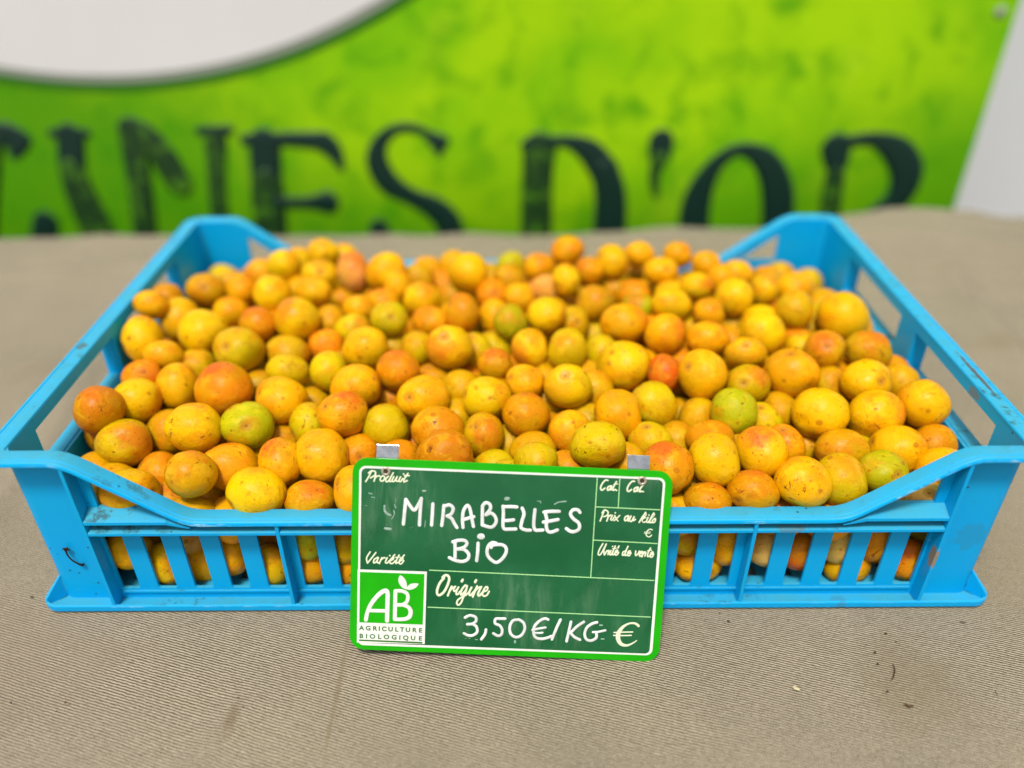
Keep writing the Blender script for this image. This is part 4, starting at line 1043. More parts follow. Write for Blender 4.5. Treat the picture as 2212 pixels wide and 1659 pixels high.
FILL = [int(a) * 1e-4 for a in """-2286 214 332 109 -2287 621 153 108 -2289 820 151 106 -2277 1006 232 118 -2285 1196 155 110 -2281 1316 324 114 -2288 1446 152 107 -2246 1649 167 116 -2274 1859 165 121 -2145 2025 160 116 -2285 2167 155 110 -2277 2377 162 118 -2280 2594 160 115 -2181 2780 159 115 -2117 528 156 111 -2120 722 152 107 -2088 1116 163 118 -2130 1321 158 114 -2076 1516 160 115 -2057 1848 211 108 -2072 2232 165 121 -2066 2572 155 110 -1964 2783 157 112 -2060 911 158 113 -1745 2779 161 116 -1535 2788 151 107 -1318 2773 166 122 -1092 2778 161 117 -950 375 164 120 -875 2769 157 113 -635 221 160 116 -652 2774 172 121 -415 221 160 116 -422 2777 163 118 -274 215 318 110 -199 2781 159 114 -133 219 158 114 32 2785 155 110 85 216 156 111 249 2762 190 119 307 225 164 120 473 2763 159 115 434 217 340 112 625 376 166 113 697 2769 164 117 520 211 151 106 912 2788 151 107 1128 2776 163 119 1184 340 164 120 1361 2773 166 122 1597 2778 165 117 1819 2767 155 110 1943 323 152 107 2124 687 165 121 2075 1027 153 108 2085 1412 184 121 2095 1639 159 115 2062 2394 152 108 2067 2782 158 113 2275 225 164 120 2284 542 156 111 2283 810 156 112 2280 1017 159 115 2176 1200 159 115 2286 1349 154 109 2284 1542 156 111 2287 1738 152 108 2132 1863 166 122 2277 2038 162 118 2137 2201 151 106 2276 2360 184 119 2191 2572 162 118 2284 2774 155 111 -2278 254 512 117 -2279 409 161 116 -2276 664 402 119 -2276 894 424 119 -2276 1131 454 119 -2083 1278 376 113 -2210 1514 332 108 -2074 1679 341 115 -2284 1725 375 111 -2191 1914 356 106 -2237 2255 343 108 -2102 2410 290 108 -2279 2584 382 116 -2148 2773 390 122 -2114 521 364 106 -2115 1014 367 105 -1866 1313 393 109 -1872 1635 438 111 -1996 1864 409 109 -1974 2655 323 106 -1868 2789 438 106 -1735 1093 417 114 -1651 1644 442 118 -1777 1840 406 122 -1659 2037 400 121 -1780 2220 450 114 -1692 2420 440 118 -1774 2611 368 112 -1673 2789 366 106 -1521 1119 383 120 -1555 1839 393 111 -1468 2413 398 121 -1569 2613 462 118 -1460 2778 353 117 -1308 1895 432 111 -1204 2774 373 121 -1072 2609 444 106 -978 2780 356 115 -713 225 355 120 -771 2782 436 113 -585 257 538 122 -459 316 357 114 -472 1262 422 114 -668 2609 348 114 -527 2776 372 119 -374 210 523 105 -270 394 436 114 -396 1897 453 114 -300 2779 368 116 -164 222 500 117 -16 274 343 118 -187 2238 386 109 -77 2428 425 122 -75 2779 344 116 107 216 522 111 198 234 340 111 65 2612 326 110 140 2775 449 120 322 218 515 113 267 2579 407 120 368 2774 392 121 547 224 532 119 597 2429 418 121 484 2600 333 116 590 2789 353 106 645 219 333 114 751 390 342 110 793 912 384 115 700 2614 345 106 806 2788 384 107 758 216 155 111 916 2611 366 107 1044 2779 395 116 1314 386 324 113 1124 1074 429 116 1164 1273 529 118 1126 2240 401 105 1168 2592 432 121 1262 2786 368 109 1350 1477 435 108 1476 2056 401 114 1491 2410 425 121 1487 2780 385 115 1511 1155 478 121 1584 1478 395 121 1582 1853 395 121 1701 2779 364 106 1915 2782 369 113 2080 482 152 108 2155 906 310 117 2069 1106 341 113 2275 1360 385 120 2092 1514 383 107 2148 1707 468 117 2131 1997 346 109 2083 2177 442 107 2187 2351 385 108 2087 2642 352 117 2250 2788 366 107 2289 211 384 106 2279 735 364 116 2285 1142 338 110 2289 1579 364 106 2280 1838 343 115 2279 2157 354 116 2283 2542 381 112 -2289 427 361 106 -2289 988 624 106 -2248 1227 654 112 -2285 1389 523 110 -2194 1571 526 106 -2239 1949 557 113 -2288 2152 517 107 -2166 2315 541 106 -2274 2499 594 121 -1903 1024 540 117 -2075 1397 560 114 -2005 1605 604 115 -2088 1799 584 107 -1973 1981 591 119 -2098 2094 433 119 -1955 2316 558 111 -2077 2533 470 122 -2002 2714 589 113 -1974 649 436 114 -1731 1088 649 106 -1738 1261 547 106 -1854 1444 566 120 -1747 1625 651 118 -1882 1782 586 107 -1748 1953 619 117 -1755 2333 630 107 -1860 2528 558 121 -1731 2712 580 111 -1510 807 587 120 -1596 988 535 105 -1545 1297 495 105 -1508 1604 614 114 -1527 1963 565 112 -1638 2146 598 112 -1652 2510 634 107 -1509 2776 614 119 -1292 912 484 106 -1397 989 636 105 -1405 1791 591 111 -1292 1956 659 109 -1439 2105 687 105 -1407 2240 533 114 -1435 2502 603 109 -1309 2692 556 112 -1117 762 497 105 -1096 966 430 117 -1115 1195 505 106 -1181 1405 512 110 -1064 1589 554 119 -1141 1801 541 118 -1040 1946 668 107 -1155 2077 539 117 -1115 2354 500 105 -1095 2678 640 108 -959 628 460 111 -969 796 616 107 -993 1080 632 109 -884 1194 496 116 -957 1402 511 114 -871 1588 454 106 -938 1758 626 111 -840 1948 586 114 -938 2119 498 116 -786 2288 538 120 -957 2477 556 107 -892 2674 574 106 -712 575 463 107 -800 759 511 111 -888 952 495 118 -668 1246 521 115 -787 1385 638 117 -668 1520 485 117 -747 1769 510 113 -562 2321 507 114 -738 2517 560 120 -501 535 478 118 -398 726 428 111 -664 930 492 115 -466 1019 542 120 -484 1426 562 114 -414 1594 669 106 -525 1732 544 121 -422 1937 670 113 -541 2102 555 117 -360 2393 540 107 -530 2597 512 113 -416 2775 576 120 -295 579 535 111 -160 854 521 122 -257 1081 513 107 -295 1521 512 114 -285 1728 576 109 -314 2139 539 119 -177 2300 616 114 -292 2587 596 114 -35 523 409 111 44 899 533 110 -101 1027 646 112 23 1145 526 108 -112 1416 529 106 -79 1770 556 107 67 1932 586 121 -74 2110 556 115 46 2298 570 119 -104 2498 641 106 -44 2638 502 111 136 410 458 117 324 741 433 110 320 1314 509 119 99 1373 526 118 255 1609 538 114 268 1967 684 109 192 2124 551 120 266 2337 567 111 123 2510 567 118 233 2731 656 120 350 550 523 110 524 771 458 112 356 1062 525 119 348 1461 663 118 479 1590 538 118 323 1802 573 106 447 1971 535 114 347 2544 612 109 461 2740 606 121 561 575 514 111 722 765 528 106 545 965 521 107 604 1169 523 113 537 1375 526 111 687 1521 599 117 722 1739 540 120 694 1963 537 111 575 2072 686 120 592 2243 542 117 587 2544 619 118 673 2732 536 107 762 554 465 114 894 718 381 120 741 967 590 114 823 1151 531 117 906 1962 569 111 803 2160 541 119 926 2355 548 119 810 2558 554 121 1043 561 481 115 1102 753 444 107 1192 901 560 115 930 1341 492 118 1139 1591 543 111 1034 1777 540 110 1111 1962 609 107 1022 2155 560 108 1142 2326 601 110 1137 2724 617 114 1331 752 455 120 1300 1936 529 107 1359 2309 579 111 1345 2684 556 106 1555 404 450 107 1501 891 413 119 1362 1038 596 118 1478 1434 609 108 1558 1647 537 118 1362 1738 502 110 1641 1994 563 112 1451 2099 625 120 1587 2289 597 120 1472 2500 629 108 1552 2683 567 106 1725 518 457 106 1716 856 425 113 1789 1226 545 119 1691 1426 587 113 1735 1791 554 118 1810 2309 566 109 1680 2503 551 121 1800 2698 544 113 2056 876 506 114 2162 1197 498 105 1912 1418 564 117 2046 1579 604 105 1911 1682 476 113 1924 1909 514 112 1919 2121 567 112 2021 2318 586 108 1951 2517 483 117 2250 398 469 108 2101 626 523 109 2258 1001 506 120 2141 1395 570 117 2279 1575 599 116 2279 1989 511 116 2290 2313 560 105 2160 2480 555 112""".split()]
fm = bpy.data.meshes.new('plum_heap')
bs_ = bmesh.new(); bmesh.ops.create_icosphere(bs_, subdivisions=3, radius=1.0)
sv_ = [v.co.copy() for v in bs_.verts]; sf_ = [tuple(v.index for v in f.verts) for f in bs_.faces]; bs_.free()
V, Fc, TC = [], [], []
for k in range(0, len(FILL), 4):
    x, y, z, r_ = FILL[k:k + 4]
    sq = [r_ * rv.uniform(1.0, 1.12) for _ in range(3)]
    n0 = len(V)
    V += [(x + v.x * sq[0], y + v.y * sq[1], z + v.z * sq[2]) for v in sv_]
    Fc += [tuple(a + n0 for a in f) for f in sf_]
    c = COL[rv.choice('DDDBORGB')]; j = rv.uniform(.78, 1.0)  # tinted darker than the top plums, painting gap shade into the colour
    TC += [c[0] * j, c[1] * j, c[2], 1] * len(sv_)
fm.from_pydata(V, [], Fc)
for p in fm.polygons: p.use_smooth = True
ca = fm.color_attributes.new('tint', 'FLOAT_COLOR', 'POINT'); ca.data.foreach_set('color', TC)
fm.materials.append(M['fill'])
tag(link(bpy.data.objects.new('plum_heap', fm)), 'lower layers of mirabelle plums filling the crate beneath the visible ones', 'plums', kind='stuff')

# ---------------------------------------------------------------- price sign
mm = .001
SO = Vector((-.00394, -.00992, .04557)); SU = Vector((.99869, -.02151, -.04651)); SV = Vector((.05124, .41924, .90643)); SN = SU.cross(SV)
sign = empty('price_sign')
sign.matrix_world = Matrix(((SU.x, SV.x, SN.x, SO.x), (SU.y, SV.y, SN.y, SO.y), (SU.z, SV.z, SN.z, SO.z), (0, 0, 0, 1)))
tag(sign, 'green slate price sign reading MIRABELLES BIO, leaning on the crate front', 'price sign')
def rounded(pts, rad, seg=8):
    out = []
    n = len(pts)
    for i in range(n):
        p = Vector(pts[i]); a = (Vector(pts[i - 1]) - p).normalized(); b_ = (Vector(pts[(i + 1) % n]) - p).normalized()
        ang = math.acos(a.dot(b_)); d = rad / math.tan(ang / 2)
        s, e = p + a * d, p + b_ * d
        c = p + (a + b_).normalized() * (rad / math.sin(ang / 2))
        a0 = math.atan2(s.y - c.y, s.x - c.x); a1 = math.atan2(e.y - c.y, e.x - c.x)
        da = (a1 - a0 + math.pi) % (2 * math.pi) - math.pi
        for k in range(seg + 1):
            an = a0 + da * k / seg; out.append((c.x + rad * math.cos(an), c.y + rad * math.sin(an)))
    return out
def plate(name, pts, z0, z1, mat, bevel=0):
    g = Geo(); g.prism([(p[0] * mm, p[1] * mm) for p in pts], lambda p, t: (p[0], p[1], t * mm), z0, z1)
    return mk(name, g.V, g.F, mat, sign, bevel=bevel)
Wb, Hb = 152.56 / 2, 96.82 / 2
plate('board', rounded([(-Wb, Hb), (Wb, Hb), (Wb, -Hb), (-Wb, -Hb)], 7.2), -1.3, 0, M['lime'], bevel=.00018)
plate('white_outline', rounded([(-73.04,44.59),(72.66,45.23),(72.75,-44.98),(-72.43,-45.99)], 3.2), .02, .10, M['white'])
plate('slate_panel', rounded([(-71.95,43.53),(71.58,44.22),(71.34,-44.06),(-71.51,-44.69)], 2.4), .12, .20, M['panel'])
plate('logo_frame', [(-72.91,-6.98),(-39.43,-6.6),(-39.35,-43.96),(-72.63,-44.68)], .22, .28, M['white'])
plate('logo_square', [(-71.77,-8.18),(-40.53,-7.88),(-40.59,-33.85),(-71.63,-34.06)], .30, .36, M['lime'])
plate('logo_leaf', [(-52.32,-8.92),(-51.48,-9.31),(-50.64,-9.97),(-49.84,-10.94),(-49.31,-11.93),(-48.97,-13.3),(-48.82,-14.81),(-47.86,-13.75),(-46.91,-13.13),(-45.95,-12.83),(-44.52,-12.72),(-43.15,-12.91),(-43.67,-13.94),(-44.5,-14.86),(-45.45,-15.54),(-46.65,-16.0),(-47.85,-16.16),(-49.05,-16.01),(-50.25,-15.63),(-51.21,-15.05),(-52.18,-13.95),(-52.83,-12.72),(-53.07,-11.47),(-52.96,-10.33)], .38, .44, M['white'])
plate('logo_underline', [(-71.59,-43.0),(-40.51,-42.91),(-40.5,-43.75),(-71.59,-43.74)], .30, .36, M['olive'])
to3 = lambda x, y, z: (x * mm, y * mm, z * mm)
SIGN = """handwritten_word|M#pen#0.88:-51.37,16.79 -50.96,22.7 -50.55,29.01;0.88:-50.42,28.93 -48.57,26.18 -46.36,23.9 -44.42,26.82 -43.14,29.79;0.88:-43.14,29.79 -43.51,23.03 -43.66,16.68;0.88:-37.56,27.35 -37.67,22.39 -37.86,16.94;0.88:-32.31,26.78 -32.53,21.72 -32.97,16.93;0.88:-31.95,26.48 -29.56,27.26 -27.78,25.54 -28.6,22.8 -30.55,21.72;0.88:-30.55,21.72 -28.34,20.55 -26.97,18.11 -25.69,16.21;0.88:-22.75,16.48 -23.16,20.78 -22.73,24.87 -21.05,27.42 -19.68,25.45 -18.69,20.98 -17.8,17.16;0.88:-22.41,20.36 -20.23,21.14 -17.84,21.93;0.88:-13.84,27.51 -13.7,23.02 -13.55,18.04;0.88:-13.84,27.51 -12.36,29.15 -10.37,28.34 -10.08,26.11 -11.96,23.32;0.88:-11.96,23.18 -9.58,24.1 -7.55,22.39 -7.02,19.69 -9.13,17.1 -13.55,18.04;0.88:-4.02,27.73 -3.66,23.92 -3.69,18.94 -2.95,16.6 -0.09,16.55 2.55,16.76;0.88:-3.79,27.51 -0.52,27.75 2.54,27.71;0.88:-2.88,20.7 -0.69,20.89 1.27,21.25;0.88:5.18,27.24 6.18,24.36 5.26,20.25 5.15,17.51 7.4,16.48 9.6,16.44;0.88:11.32,26.75 11.09,22.32 11.17,18.7 12.01,16.68 13.55,16.62 15.53,16.8;0.88:16.17,25.8 17.23,22.14 17.18,18.97 17.96,16.5 19.75,15.98 22.55,17.16;0.88:15.74,25.78 18.77,26.28 22.92,26.46;0.88:15.77,20.81 18.59,21.39 22.57,22.38;0.88:32.84,26.46 31.59,27.66 29.42,27.43 28.45,25.36 29.89,23.17 32.65,21.03 33.03,18.32 31.14,16.86 28.95,16.76 26.9,18.04
handwritten_word|B#pen#0.88:-27.3,8.95 -25.02,9.75 -21.93,9.89 -20.57,8.57 -21.85,6.43 -25.15,5.36;0.88:-26.32,8.31 -26.11,4.62 -26.03,1.15;0.88:-25.15,5.36 -21.82,5.28 -19.54,3.07 -19.92,0.5 -22.56,-0.79 -26.13,-0.25 -28.74,0.88;0.88:-15.18,8.81 -15.22,4.19 -15.55,-0;1.59:-14.26,12.21 -13.64,12.23;0.88:-6.65,9.2 -8.43,9.35 -10.14,7.66 -10.7,4.4 -9.51,1.67 -6.1,-0.5 -3.06,1.73 -1.42,5.28 -2.18,7.79 -4.64,8.6 -8.17,8.12 -8.79,7.03
handwritten_price#pen#0.74:-19.98,-29.29 -17.77,-28.13 -14.95,-28.92 -14.67,-30.98 -16.36,-32.44 -18.72,-32.78;0.74:-16.36,-32.53 -14.38,-33.73 -13.87,-36.49 -15.76,-38.34 -18.14,-38.55 -20.2,-37.62;0.74:-9.58,-35.13 -9.94,-37.47 -11.59,-40.2;0.74:-0.51,-29.03 -2.66,-29.13 -5.02,-29.38 -5.24,-31.69 -2.96,-32.74 -1.68,-34.76 -1.93,-37.32 -3.64,-38.1 -5.84,-36.95;0.74:5.54,-29.35 3.4,-29.91 2.01,-32.97 2.59,-36.65 5.04,-38.39 7.82,-37.33 9.4,-34.01 8.62,-30.82 6.4,-29.31 5.54,-29.35;0.74:20.49,-28.51 18.83,-28.13 16.32,-29.53 14.08,-32.41 13.8,-35.66 15,-38.16 18.06,-38.71 21.05,-37.88 22.53,-37.11;0.57:13.18,-34.3 16.08,-33.47 19.49,-32.71;0.52:14.24,-35.73 16.19,-35.73 18.12,-35.46;0.74:26.6,-28.37 24.71,-33.3 23.05,-38.71;0.74:31.82,-29.27 31.03,-34.39 30.24,-39.31;0.74:38.05,-28.98 34.96,-31.43 32.33,-34.42;0.74:31.71,-34.82 34,-37.04 36.68,-38.31;0.74:44.5,-28.91 42.19,-29.71 39.74,-31.9 38.87,-35.18 39.9,-37.92 42.33,-38.51 44.61,-37 44.69,-34.91;0.61:42.9,-34.07 45.48,-33.81 48.87,-32.86
marker_smudge#smudge#0.88:-2.85,31.5 -1.72,31.73;0.49:-42.53,33.61 -41.44,33.7;0.31:20.55,29.95 22.45,31.02 25.9,31.62;0.22:-40.83,18.85 -41.1,15.89;0.18:12.2,31.14 13.73,30.99 13.87,30.1
marker_smudge|1#smudge#0.61:4.92,-40.54 4.94,-41.1;0.39:46.02,-30.32 47.18,-30.26;0.39:47.37,-37.43 48.4,-37.39;0.26:-14.62,-40.48 -13.62,-40.53;0.13:-19.62,-40.15 -19.1,-40.13;0.13:-17.89,-40.07 -17.24,-40.04
marker_smudge|2#smudge#0.45,0.57,0.64,0.38:-60.67,25.43 -60.51,23.13 -59.38,21.53 -57.52,20.95;0.7:-60.03,14.17 -57.61,13.94;0.29:-68.17,31.34 -66.67,31.08;0.19:-66.9,29.43 -65.4,29.27;0.13:-69.81,25.12 -69.01,25.13;0.13:-55.38,28.96 -55.47,27.31;0.26:-55.86,26.31 -55.27,24.69;0.32,0.29,0.16:-56.11,23.33 -55.85,21.35 -57.13,18.97;0.1:-59.71,16.52 -59.06,15.72;0.16:-48.15,15.11 -48.11,15.04;0.16:-46.86,15.53 -46.83,15.47
euro_sign|big#cream#0.7,0.57,0.48,0.74,1.09,1.18,0.96,0.61,0.39,0.26:64.95,-29.8 63.22,-28.64 60.43,-28.77 57.55,-30.61 55.62,-33.7 55.43,-36.96 57.15,-39.68 60.01,-40.24 62.73,-38.95 64.56,-37.47;0.35:53.26,-33.81 57.55,-33.43 62.28,-33.11;0.35:53.15,-35.3 57.25,-35.2 61.77,-34.9
printed_word|Origine#cream#0.66:-31.68,-9.18 -30.45,-8.13 -29.2,-8.24 -28.46,-9.77 -28.96,-12.44 -30.31,-15.82 -31.85,-17.73 -33.26,-18.46 -34.14,-17.33 -33.94,-14.99 -32.89,-12.12 -31.05,-9.56;0.55:-27.13,-13.68 -27.95,-15.71 -28.84,-18.42;0.44:-27.94,-16.05 -26.56,-14.32 -25.32,-13.6;0.41:-25.32,-13.6 -26.07,-15.13 -25.9,-16.12 -24.81,-15.4 -23.82,-13.86;0.47:-23.82,-13.86 -24.64,-15.89 -24.76,-17.56 -23.82,-17.35 -23.06,-15.99;0.66:-21.95,-10.05 -22.32,-10.81;0.54:-20.47,-12.71 -21.84,-14.43 -22.58,-16.46 -22.39,-17.79 -21.46,-17.08 -20.1,-15.02 -19.68,-13.01;0.47:-19.68,-13.01 -20.08,-15.68 -21.26,-18.91 -22.3,-21.8 -23.53,-23.03 -24.34,-22.23 -23.91,-20.53 -22.05,-18.94 -20.03,-17.68 -19.11,-16.64;0.38:-19.11,-16.64 -18.05,-15.26 -17.46,-13.73;0.54:-17.46,-13.73 -18.35,-15.77 -18.38,-17.6 -17.51,-17.56 -16.61,-16.19;0.66:-15.44,-10 -15.81,-10.84;0.38:-16.61,-16.19 -15.55,-14.48 -14.81,-12.95;0.51:-14.81,-12.95 -15.68,-15.48 -16.7,-18.53;0.44:-15.68,-15.48 -14.01,-13.58 -12.76,-13.19;0.54:-12.76,-13.19 -13.79,-15.56 -14.21,-17.41 -13.41,-17.71 -12.35,-16.33;0.47:-12.35,-16.33 -11.59,-15.62 -10.04,-14.89 -9.61,-13.54 -10.41,-13.08 -11.46,-14.62 -12.02,-16.98 -11.2,-17.94 -9.8,-17.21 -8.84,-15.33
printed_word|Produit#cream#0.38:-67.14,42.26 -68.43,39.45 -69.82,36.96;0.38:-68.58,41.22 -66.98,42.33 -65.34,41.85 -65.57,40.23 -67.64,38.84;0.38:-65.09,40.25 -65.9,37.3;0.38:-65.48,38.94 -64.14,39.97 -63.19,39.95;0.38:-61.76,40.23 -62.87,39.05 -62.72,37.6 -61.44,37.82 -60.8,39.47 -61.76,40.23;0.38:-59.06,40.03 -60.17,38.85 -60.17,37.39 -59.06,37.77 -57.79,39.93;0.38:-56.84,41.91 -58.1,39.27 -58.58,37.62 -57.63,37.67;0.38:-56.52,39.98 -57.31,38 -56.35,37.72 -54.93,40.05;0.38:-54.93,40.05 -55.56,38.08 -54.6,37.8;0.38:-53.34,39.96 -54.13,38.15 -53.33,37.69 -52.22,39.2;0.38:-51.95,41.54 -51.89,41.48;0.38:-49.86,41.89 -51.43,39.24 -51.74,37.6 -50.15,38.32;0.38:-51.44,40.69 -49.28,40.79
printed_word|Variete#cream#0.38:-67.05,2.05 -68.7,-1.1 -68.23,-3.64;0.38:-68.23,-3.64 -66.25,-0.98 -64.28,1.83;0.38:-63.31,-0.51 -64.95,-1.61 -65.28,-3.33 -63.97,-2.76 -62.99,-0.66;0.38:-62.99,-0.66 -63.65,-2.92 -62.83,-3.22;0.38:-61.35,-0.59 -62.5,-3.55;0.38:-61.85,-1.81 -60.37,-0.54 -59.72,-0.69;0.38:-58.74,-0.47 -59.56,-2.73 -58.74,-3.21 -57.76,-1.96;0.38:-57.54,0.68 -57.47,0.61;0.38:-57.11,-1.93 -55.8,-1.02 -55.81,-0.17 -57.11,-1.25 -57.44,-2.97 -56.13,-3.26 -54.82,-1.83;0.38:-55.16,1.23 -55.97,0.24;0.38:-53.04,1.15 -54.33,-1.81 -54.49,-3.18 -53.19,-2.44;0.26:-54.83,-0.12 -52.38,0.16;0.38:-52.54,-1.9 -51.23,-0.98 -51.4,-0.14 -52.54,-1.04 -52.86,-2.94 -51.88,-3.23 -50.74,-1.64;0.38:-50.53,1.27 -51.24,0.31
printed_word|Cat#cream#0.42:45.24,42.85 43.97,42.79 42.52,40.79 42.02,38.82 42.72,37.87 44.08,38.91;0.42:46.7,40.16 45.47,39.46 45.42,37.99 46.49,38.53 47.17,40.18;0.42:47.17,40.18 46.99,38.23;0.42:49.39,42.38 48.15,39.74 47.95,38.11 49.04,38.48;0.26:48.22,41.04 49.95,41.28;0.42:49.67,38.12 49.74,38.09
printed_word|Cal#cream#0.42:57.91,42.92 56.66,42.71 55.23,40.7 54.74,38.73 55.45,37.79 56.8,38.83;0.42:59.4,40.08 58.19,39.37 58.14,37.91 59.21,38.45 59.88,40.1;0.42:59.88,40.1 59.72,38.14;0.42:62.4,41.51 61.02,39.66 60.68,38.02 61.77,38.23;0.42:62.46,38.04 62.52,38.01
printed_word|Prix#cream#0.38:44.51,28.14 43.74,25.46 42.81,22.6;0.38:43.49,26.77 44.83,28.15 46.34,27.23 45.97,25.56 44.42,24.83;0.38:46.77,25.6 46.01,22.75;0.38:46.36,24.59 47.72,25.81;0.38:48.53,25.68 47.87,23.66 48.7,23.37 49.4,24.72;0.38:49.78,27.05 49.85,26.99;0.32:49.65,25.73 50.41,24.11 51.45,22.99;0.32:52.05,25.83 50.57,24.11 49.52,23.07;0.38:55.89,25.84 54.68,24.96 54.64,23.3 55.72,23.85 56.38,25.7;0.38:56.38,25.7 56.26,23.21;0.38:57.5,25.75 56.86,23.73 57.87,23.12 58.97,25.48;0.38:58.97,25.48 58.64,23.48 59.71,24.19;0.38:64.38,27.87 62.83,25.33 61.59,22.78;0.29:64.07,27.69 64.7,26.73 63.17,25.01;0.29:64.58,25.41 62.92,24.17 63.67,22.88 64.6,23.25;0.38:65.7,25.46 65.07,23.44 65.91,22.98 66.61,24.17;0.38:65.99,26.63 66.06,26.6;0.38:68.24,27.72 67.01,25.18 66.55,23.01 67.35,23.04;0.22:68.24,27.72 68.72,26.91 67.36,24.87;0.38:68.79,24.93 67.92,23.9 68,22.91 69.08,23.45 69.27,24.95 68.79,24.93
euro_sign|small#cream#0.29:68.14,19.42 66.84,19.53 65.64,18.47 65.27,17.12 66.01,15.98 67.15,15.86 68.04,16.74;0.16:64.39,18.02 67.43,18.22;0.16:64.44,17.42 67.17,17.54
printed_word|Unite#cream#0.38:44.87,11.33 43.31,8.05 42.97,5.83 44.11,5.88 45.53,8.83 46.49,11.23;0.38:46.49,11.23 45.57,8.15 45.9,5.79;0.38:47.05,7.88 46.06,5.8;0.38:46.62,7.18 48.01,8.09 47.67,6.04;0.38:48.98,8.14 48.47,6.25 49.14,5.94 49.85,7.33;0.38:49.61,10.19 49.68,10.16;0.38:50.92,10.42 49.99,7.68 49.95,5.98 50.89,6.36;0.26:49.73,9.02 51.49,9.27;0.38:51.18,6.88 52.25,7.78 51.88,8.44 51.13,7.56 51.08,6.03 52.05,6.07 52.77,7.29;0.38:52.7,10.5 52.29,9.47;0.38:56.12,8.12 54.86,7.56 54.66,6.02 55.6,6.41 56.43,8.31;0.38:57.07,10.53 56.13,7.95 55.96,5.91 56.91,6.3;0.38:57.19,6.82 58.26,7.71 58.05,8.38 57.3,7.5 57.26,5.97 58.07,6.01 58.71,7.39;0.38:60.97,8.34 60.98,6.14 62.06,6.87 62.75,8.42;0.38:62.88,6.74 64.11,7.64 63.89,8.31 62.99,7.42 62.95,5.89 64.22,6.29;0.38:65.03,8.19 64.11,5.6;0.38:64.63,7.16 65.86,8.06 65.54,6.01;0.38:67.95,10.18 66.88,7.43 66.85,5.9 67.64,6.11;0.26:66.61,8.77 68.52,9.19;0.38:68.25,6.64 69.31,7.54 69.07,8.37 68.19,7.32 68.16,5.79 69.13,5.83 69.66,7.21
logo_letter|A#white#1.06,1.06,1.11,1.15,1.2,1.15,1.15,1.15,1.15:-68.39,-32.61 -67.72,-28.83 -66.12,-24.65 -63.46,-20.69 -60.81,-18.02 -58.88,-17.3 -58.12,-18.66 -58.04,-23.25 -58.04,-32.57;0.96:-67.35,-27.84 -58.64,-27.64
logo_letter|B#white#1.06:-54.32,-17.27 -54.3,-24.36 -54.28,-31.56;0.96:-54.32,-17.17 -51.44,-17.03 -49.04,-17.99 -48.18,-19.99 -48.77,-22.57 -50.69,-24.06 -54.3,-24.36;0.91,1.01,1.15,1.15,1.01,0.96:-50.68,-24.19 -48.03,-25.09 -46.68,-27.34 -47.26,-30.2 -49.68,-31.48 -54.28,-31.77
grid_line|#line#0.25:40.14,43.79 40.06,-5.67;0.25:50.87,43.7 51.04,29.78;0.25:40.14,29.54 70.99,29.45;0.25:40.05,12.93 71.02,12.58;0.25:-38.15,-5.85 70.85,-6.13;0.25:-38.3,-24.79 70.41,-24.98"""
for row in SIGN.split('\n'):
    nm, mt, body = row.split('#')
    nm = nm.split('|')[0]
    g = Geo()
    zb, hh = {'pen': (.22, .16), 'cream': (.21, .04), 'smudge': (.205, .03), 'line': (.205, .03), 'white': (.38, .05)}[mt]
    segs = body.split(';')
    for k, sgm in enumerate(segs):
        rr, pts = sgm.split(':')
        rr = [float(a) for a in rr.split(',')]; rr = rr[0] if len(rr) == 1 else rr
        P = [tuple(float(a) for a in p.split(',')) for p in pts.split()]
        if nm == 'grid_line': g = Geo()
        stroke(g, P, rr, hh, to3, z0=zb + .0015 * k)
        if nm == 'grid_line': mk(nm, g.V, g.F, M[mt], sign, smooth=True)
    if nm != 'grid_line': mk(nm, g.V, g.F, M[mt], sign, smooth=True)
TXT = [('A',-70.44,-36.86),('G',-67.21,-36.85),('R',-63.92,-36.84),('I',-61.76,-36.83),('C',-59.37,-36.83),('U',-56.26,-36.82),('L',-53.29,-36.81),('T',-50.62,-36.8),('U',-47.75,-36.79),('R',-44.59,-36.79),('E',-41.62,-36.78),('B',-70.54,-41.04),('I',-67.91,-41.03),('O',-65.03,-41.02),('L',-61.57,-41.01),('O',-58.16,-41.0),('G',-54.38,-40.99),('I',-51.62,-40.99),('Q',-48.7,-40.98),('U',-45.11,-40.97),('E',-41.58,-40.96)]
words = [TXT[:11], TXT[11:]]
dg = bpy.context.evaluated_depsgraph_get()
for wv in words:
    V, Fc = [], []
    for ch, x, y in wv:
        cu = bpy.data.curves.new('t', 'FONT'); cu.body = ch; cu.size = 3.15; cu.align_x = 'CENTER'; cu.extrude = .03; cu.offset = .10; cu.resolution_u = 4
        ob = bpy.data.objects.new('t', cu); me = ob.to_mesh()
        n0 = len(V); ysh = -1.14
        V += [((v.co.x * 1.08 + x) * mm, (v.co.y + y + ysh - .012 * v.co.x) * mm, (v.co.z + .34) * mm) for v in me.vertices]
        Fc += [tuple(a + n0 for a in p.vertices) for p in me.polygons]
        ob.to_mesh_clear(); bpy.data.objects.remove(ob); bpy.data.curves.remove(cu)
    mk('logo_word', V, Fc, M['olive'], sign)
def torus(name, cx, cy, cz, Rr, r_, mat):
    V, Fc = [], []
    for i in range(28):
        a = 2 * math.pi * i / 28
        for j in range(8):
            b_ = 2 * math.pi * j / 8; q = Rr + r_ * math.cos(b_)
            V.append(((cx + q * math.cos(a)) * mm, (cy + q * math.sin(a)) * mm, (cz + .7 * r_ * math.sin(b_)) * mm))
    for i in range(28):
        for j in range(8):
            Fc.append((i * 8 + j, i * 8 + (j + 1) % 8, ((i + 1) % 28) * 8 + (j + 1) % 8, ((i + 1) % 28) * 8 + j))
    return mk(name, V, Fc, mat, sign, smooth=True)
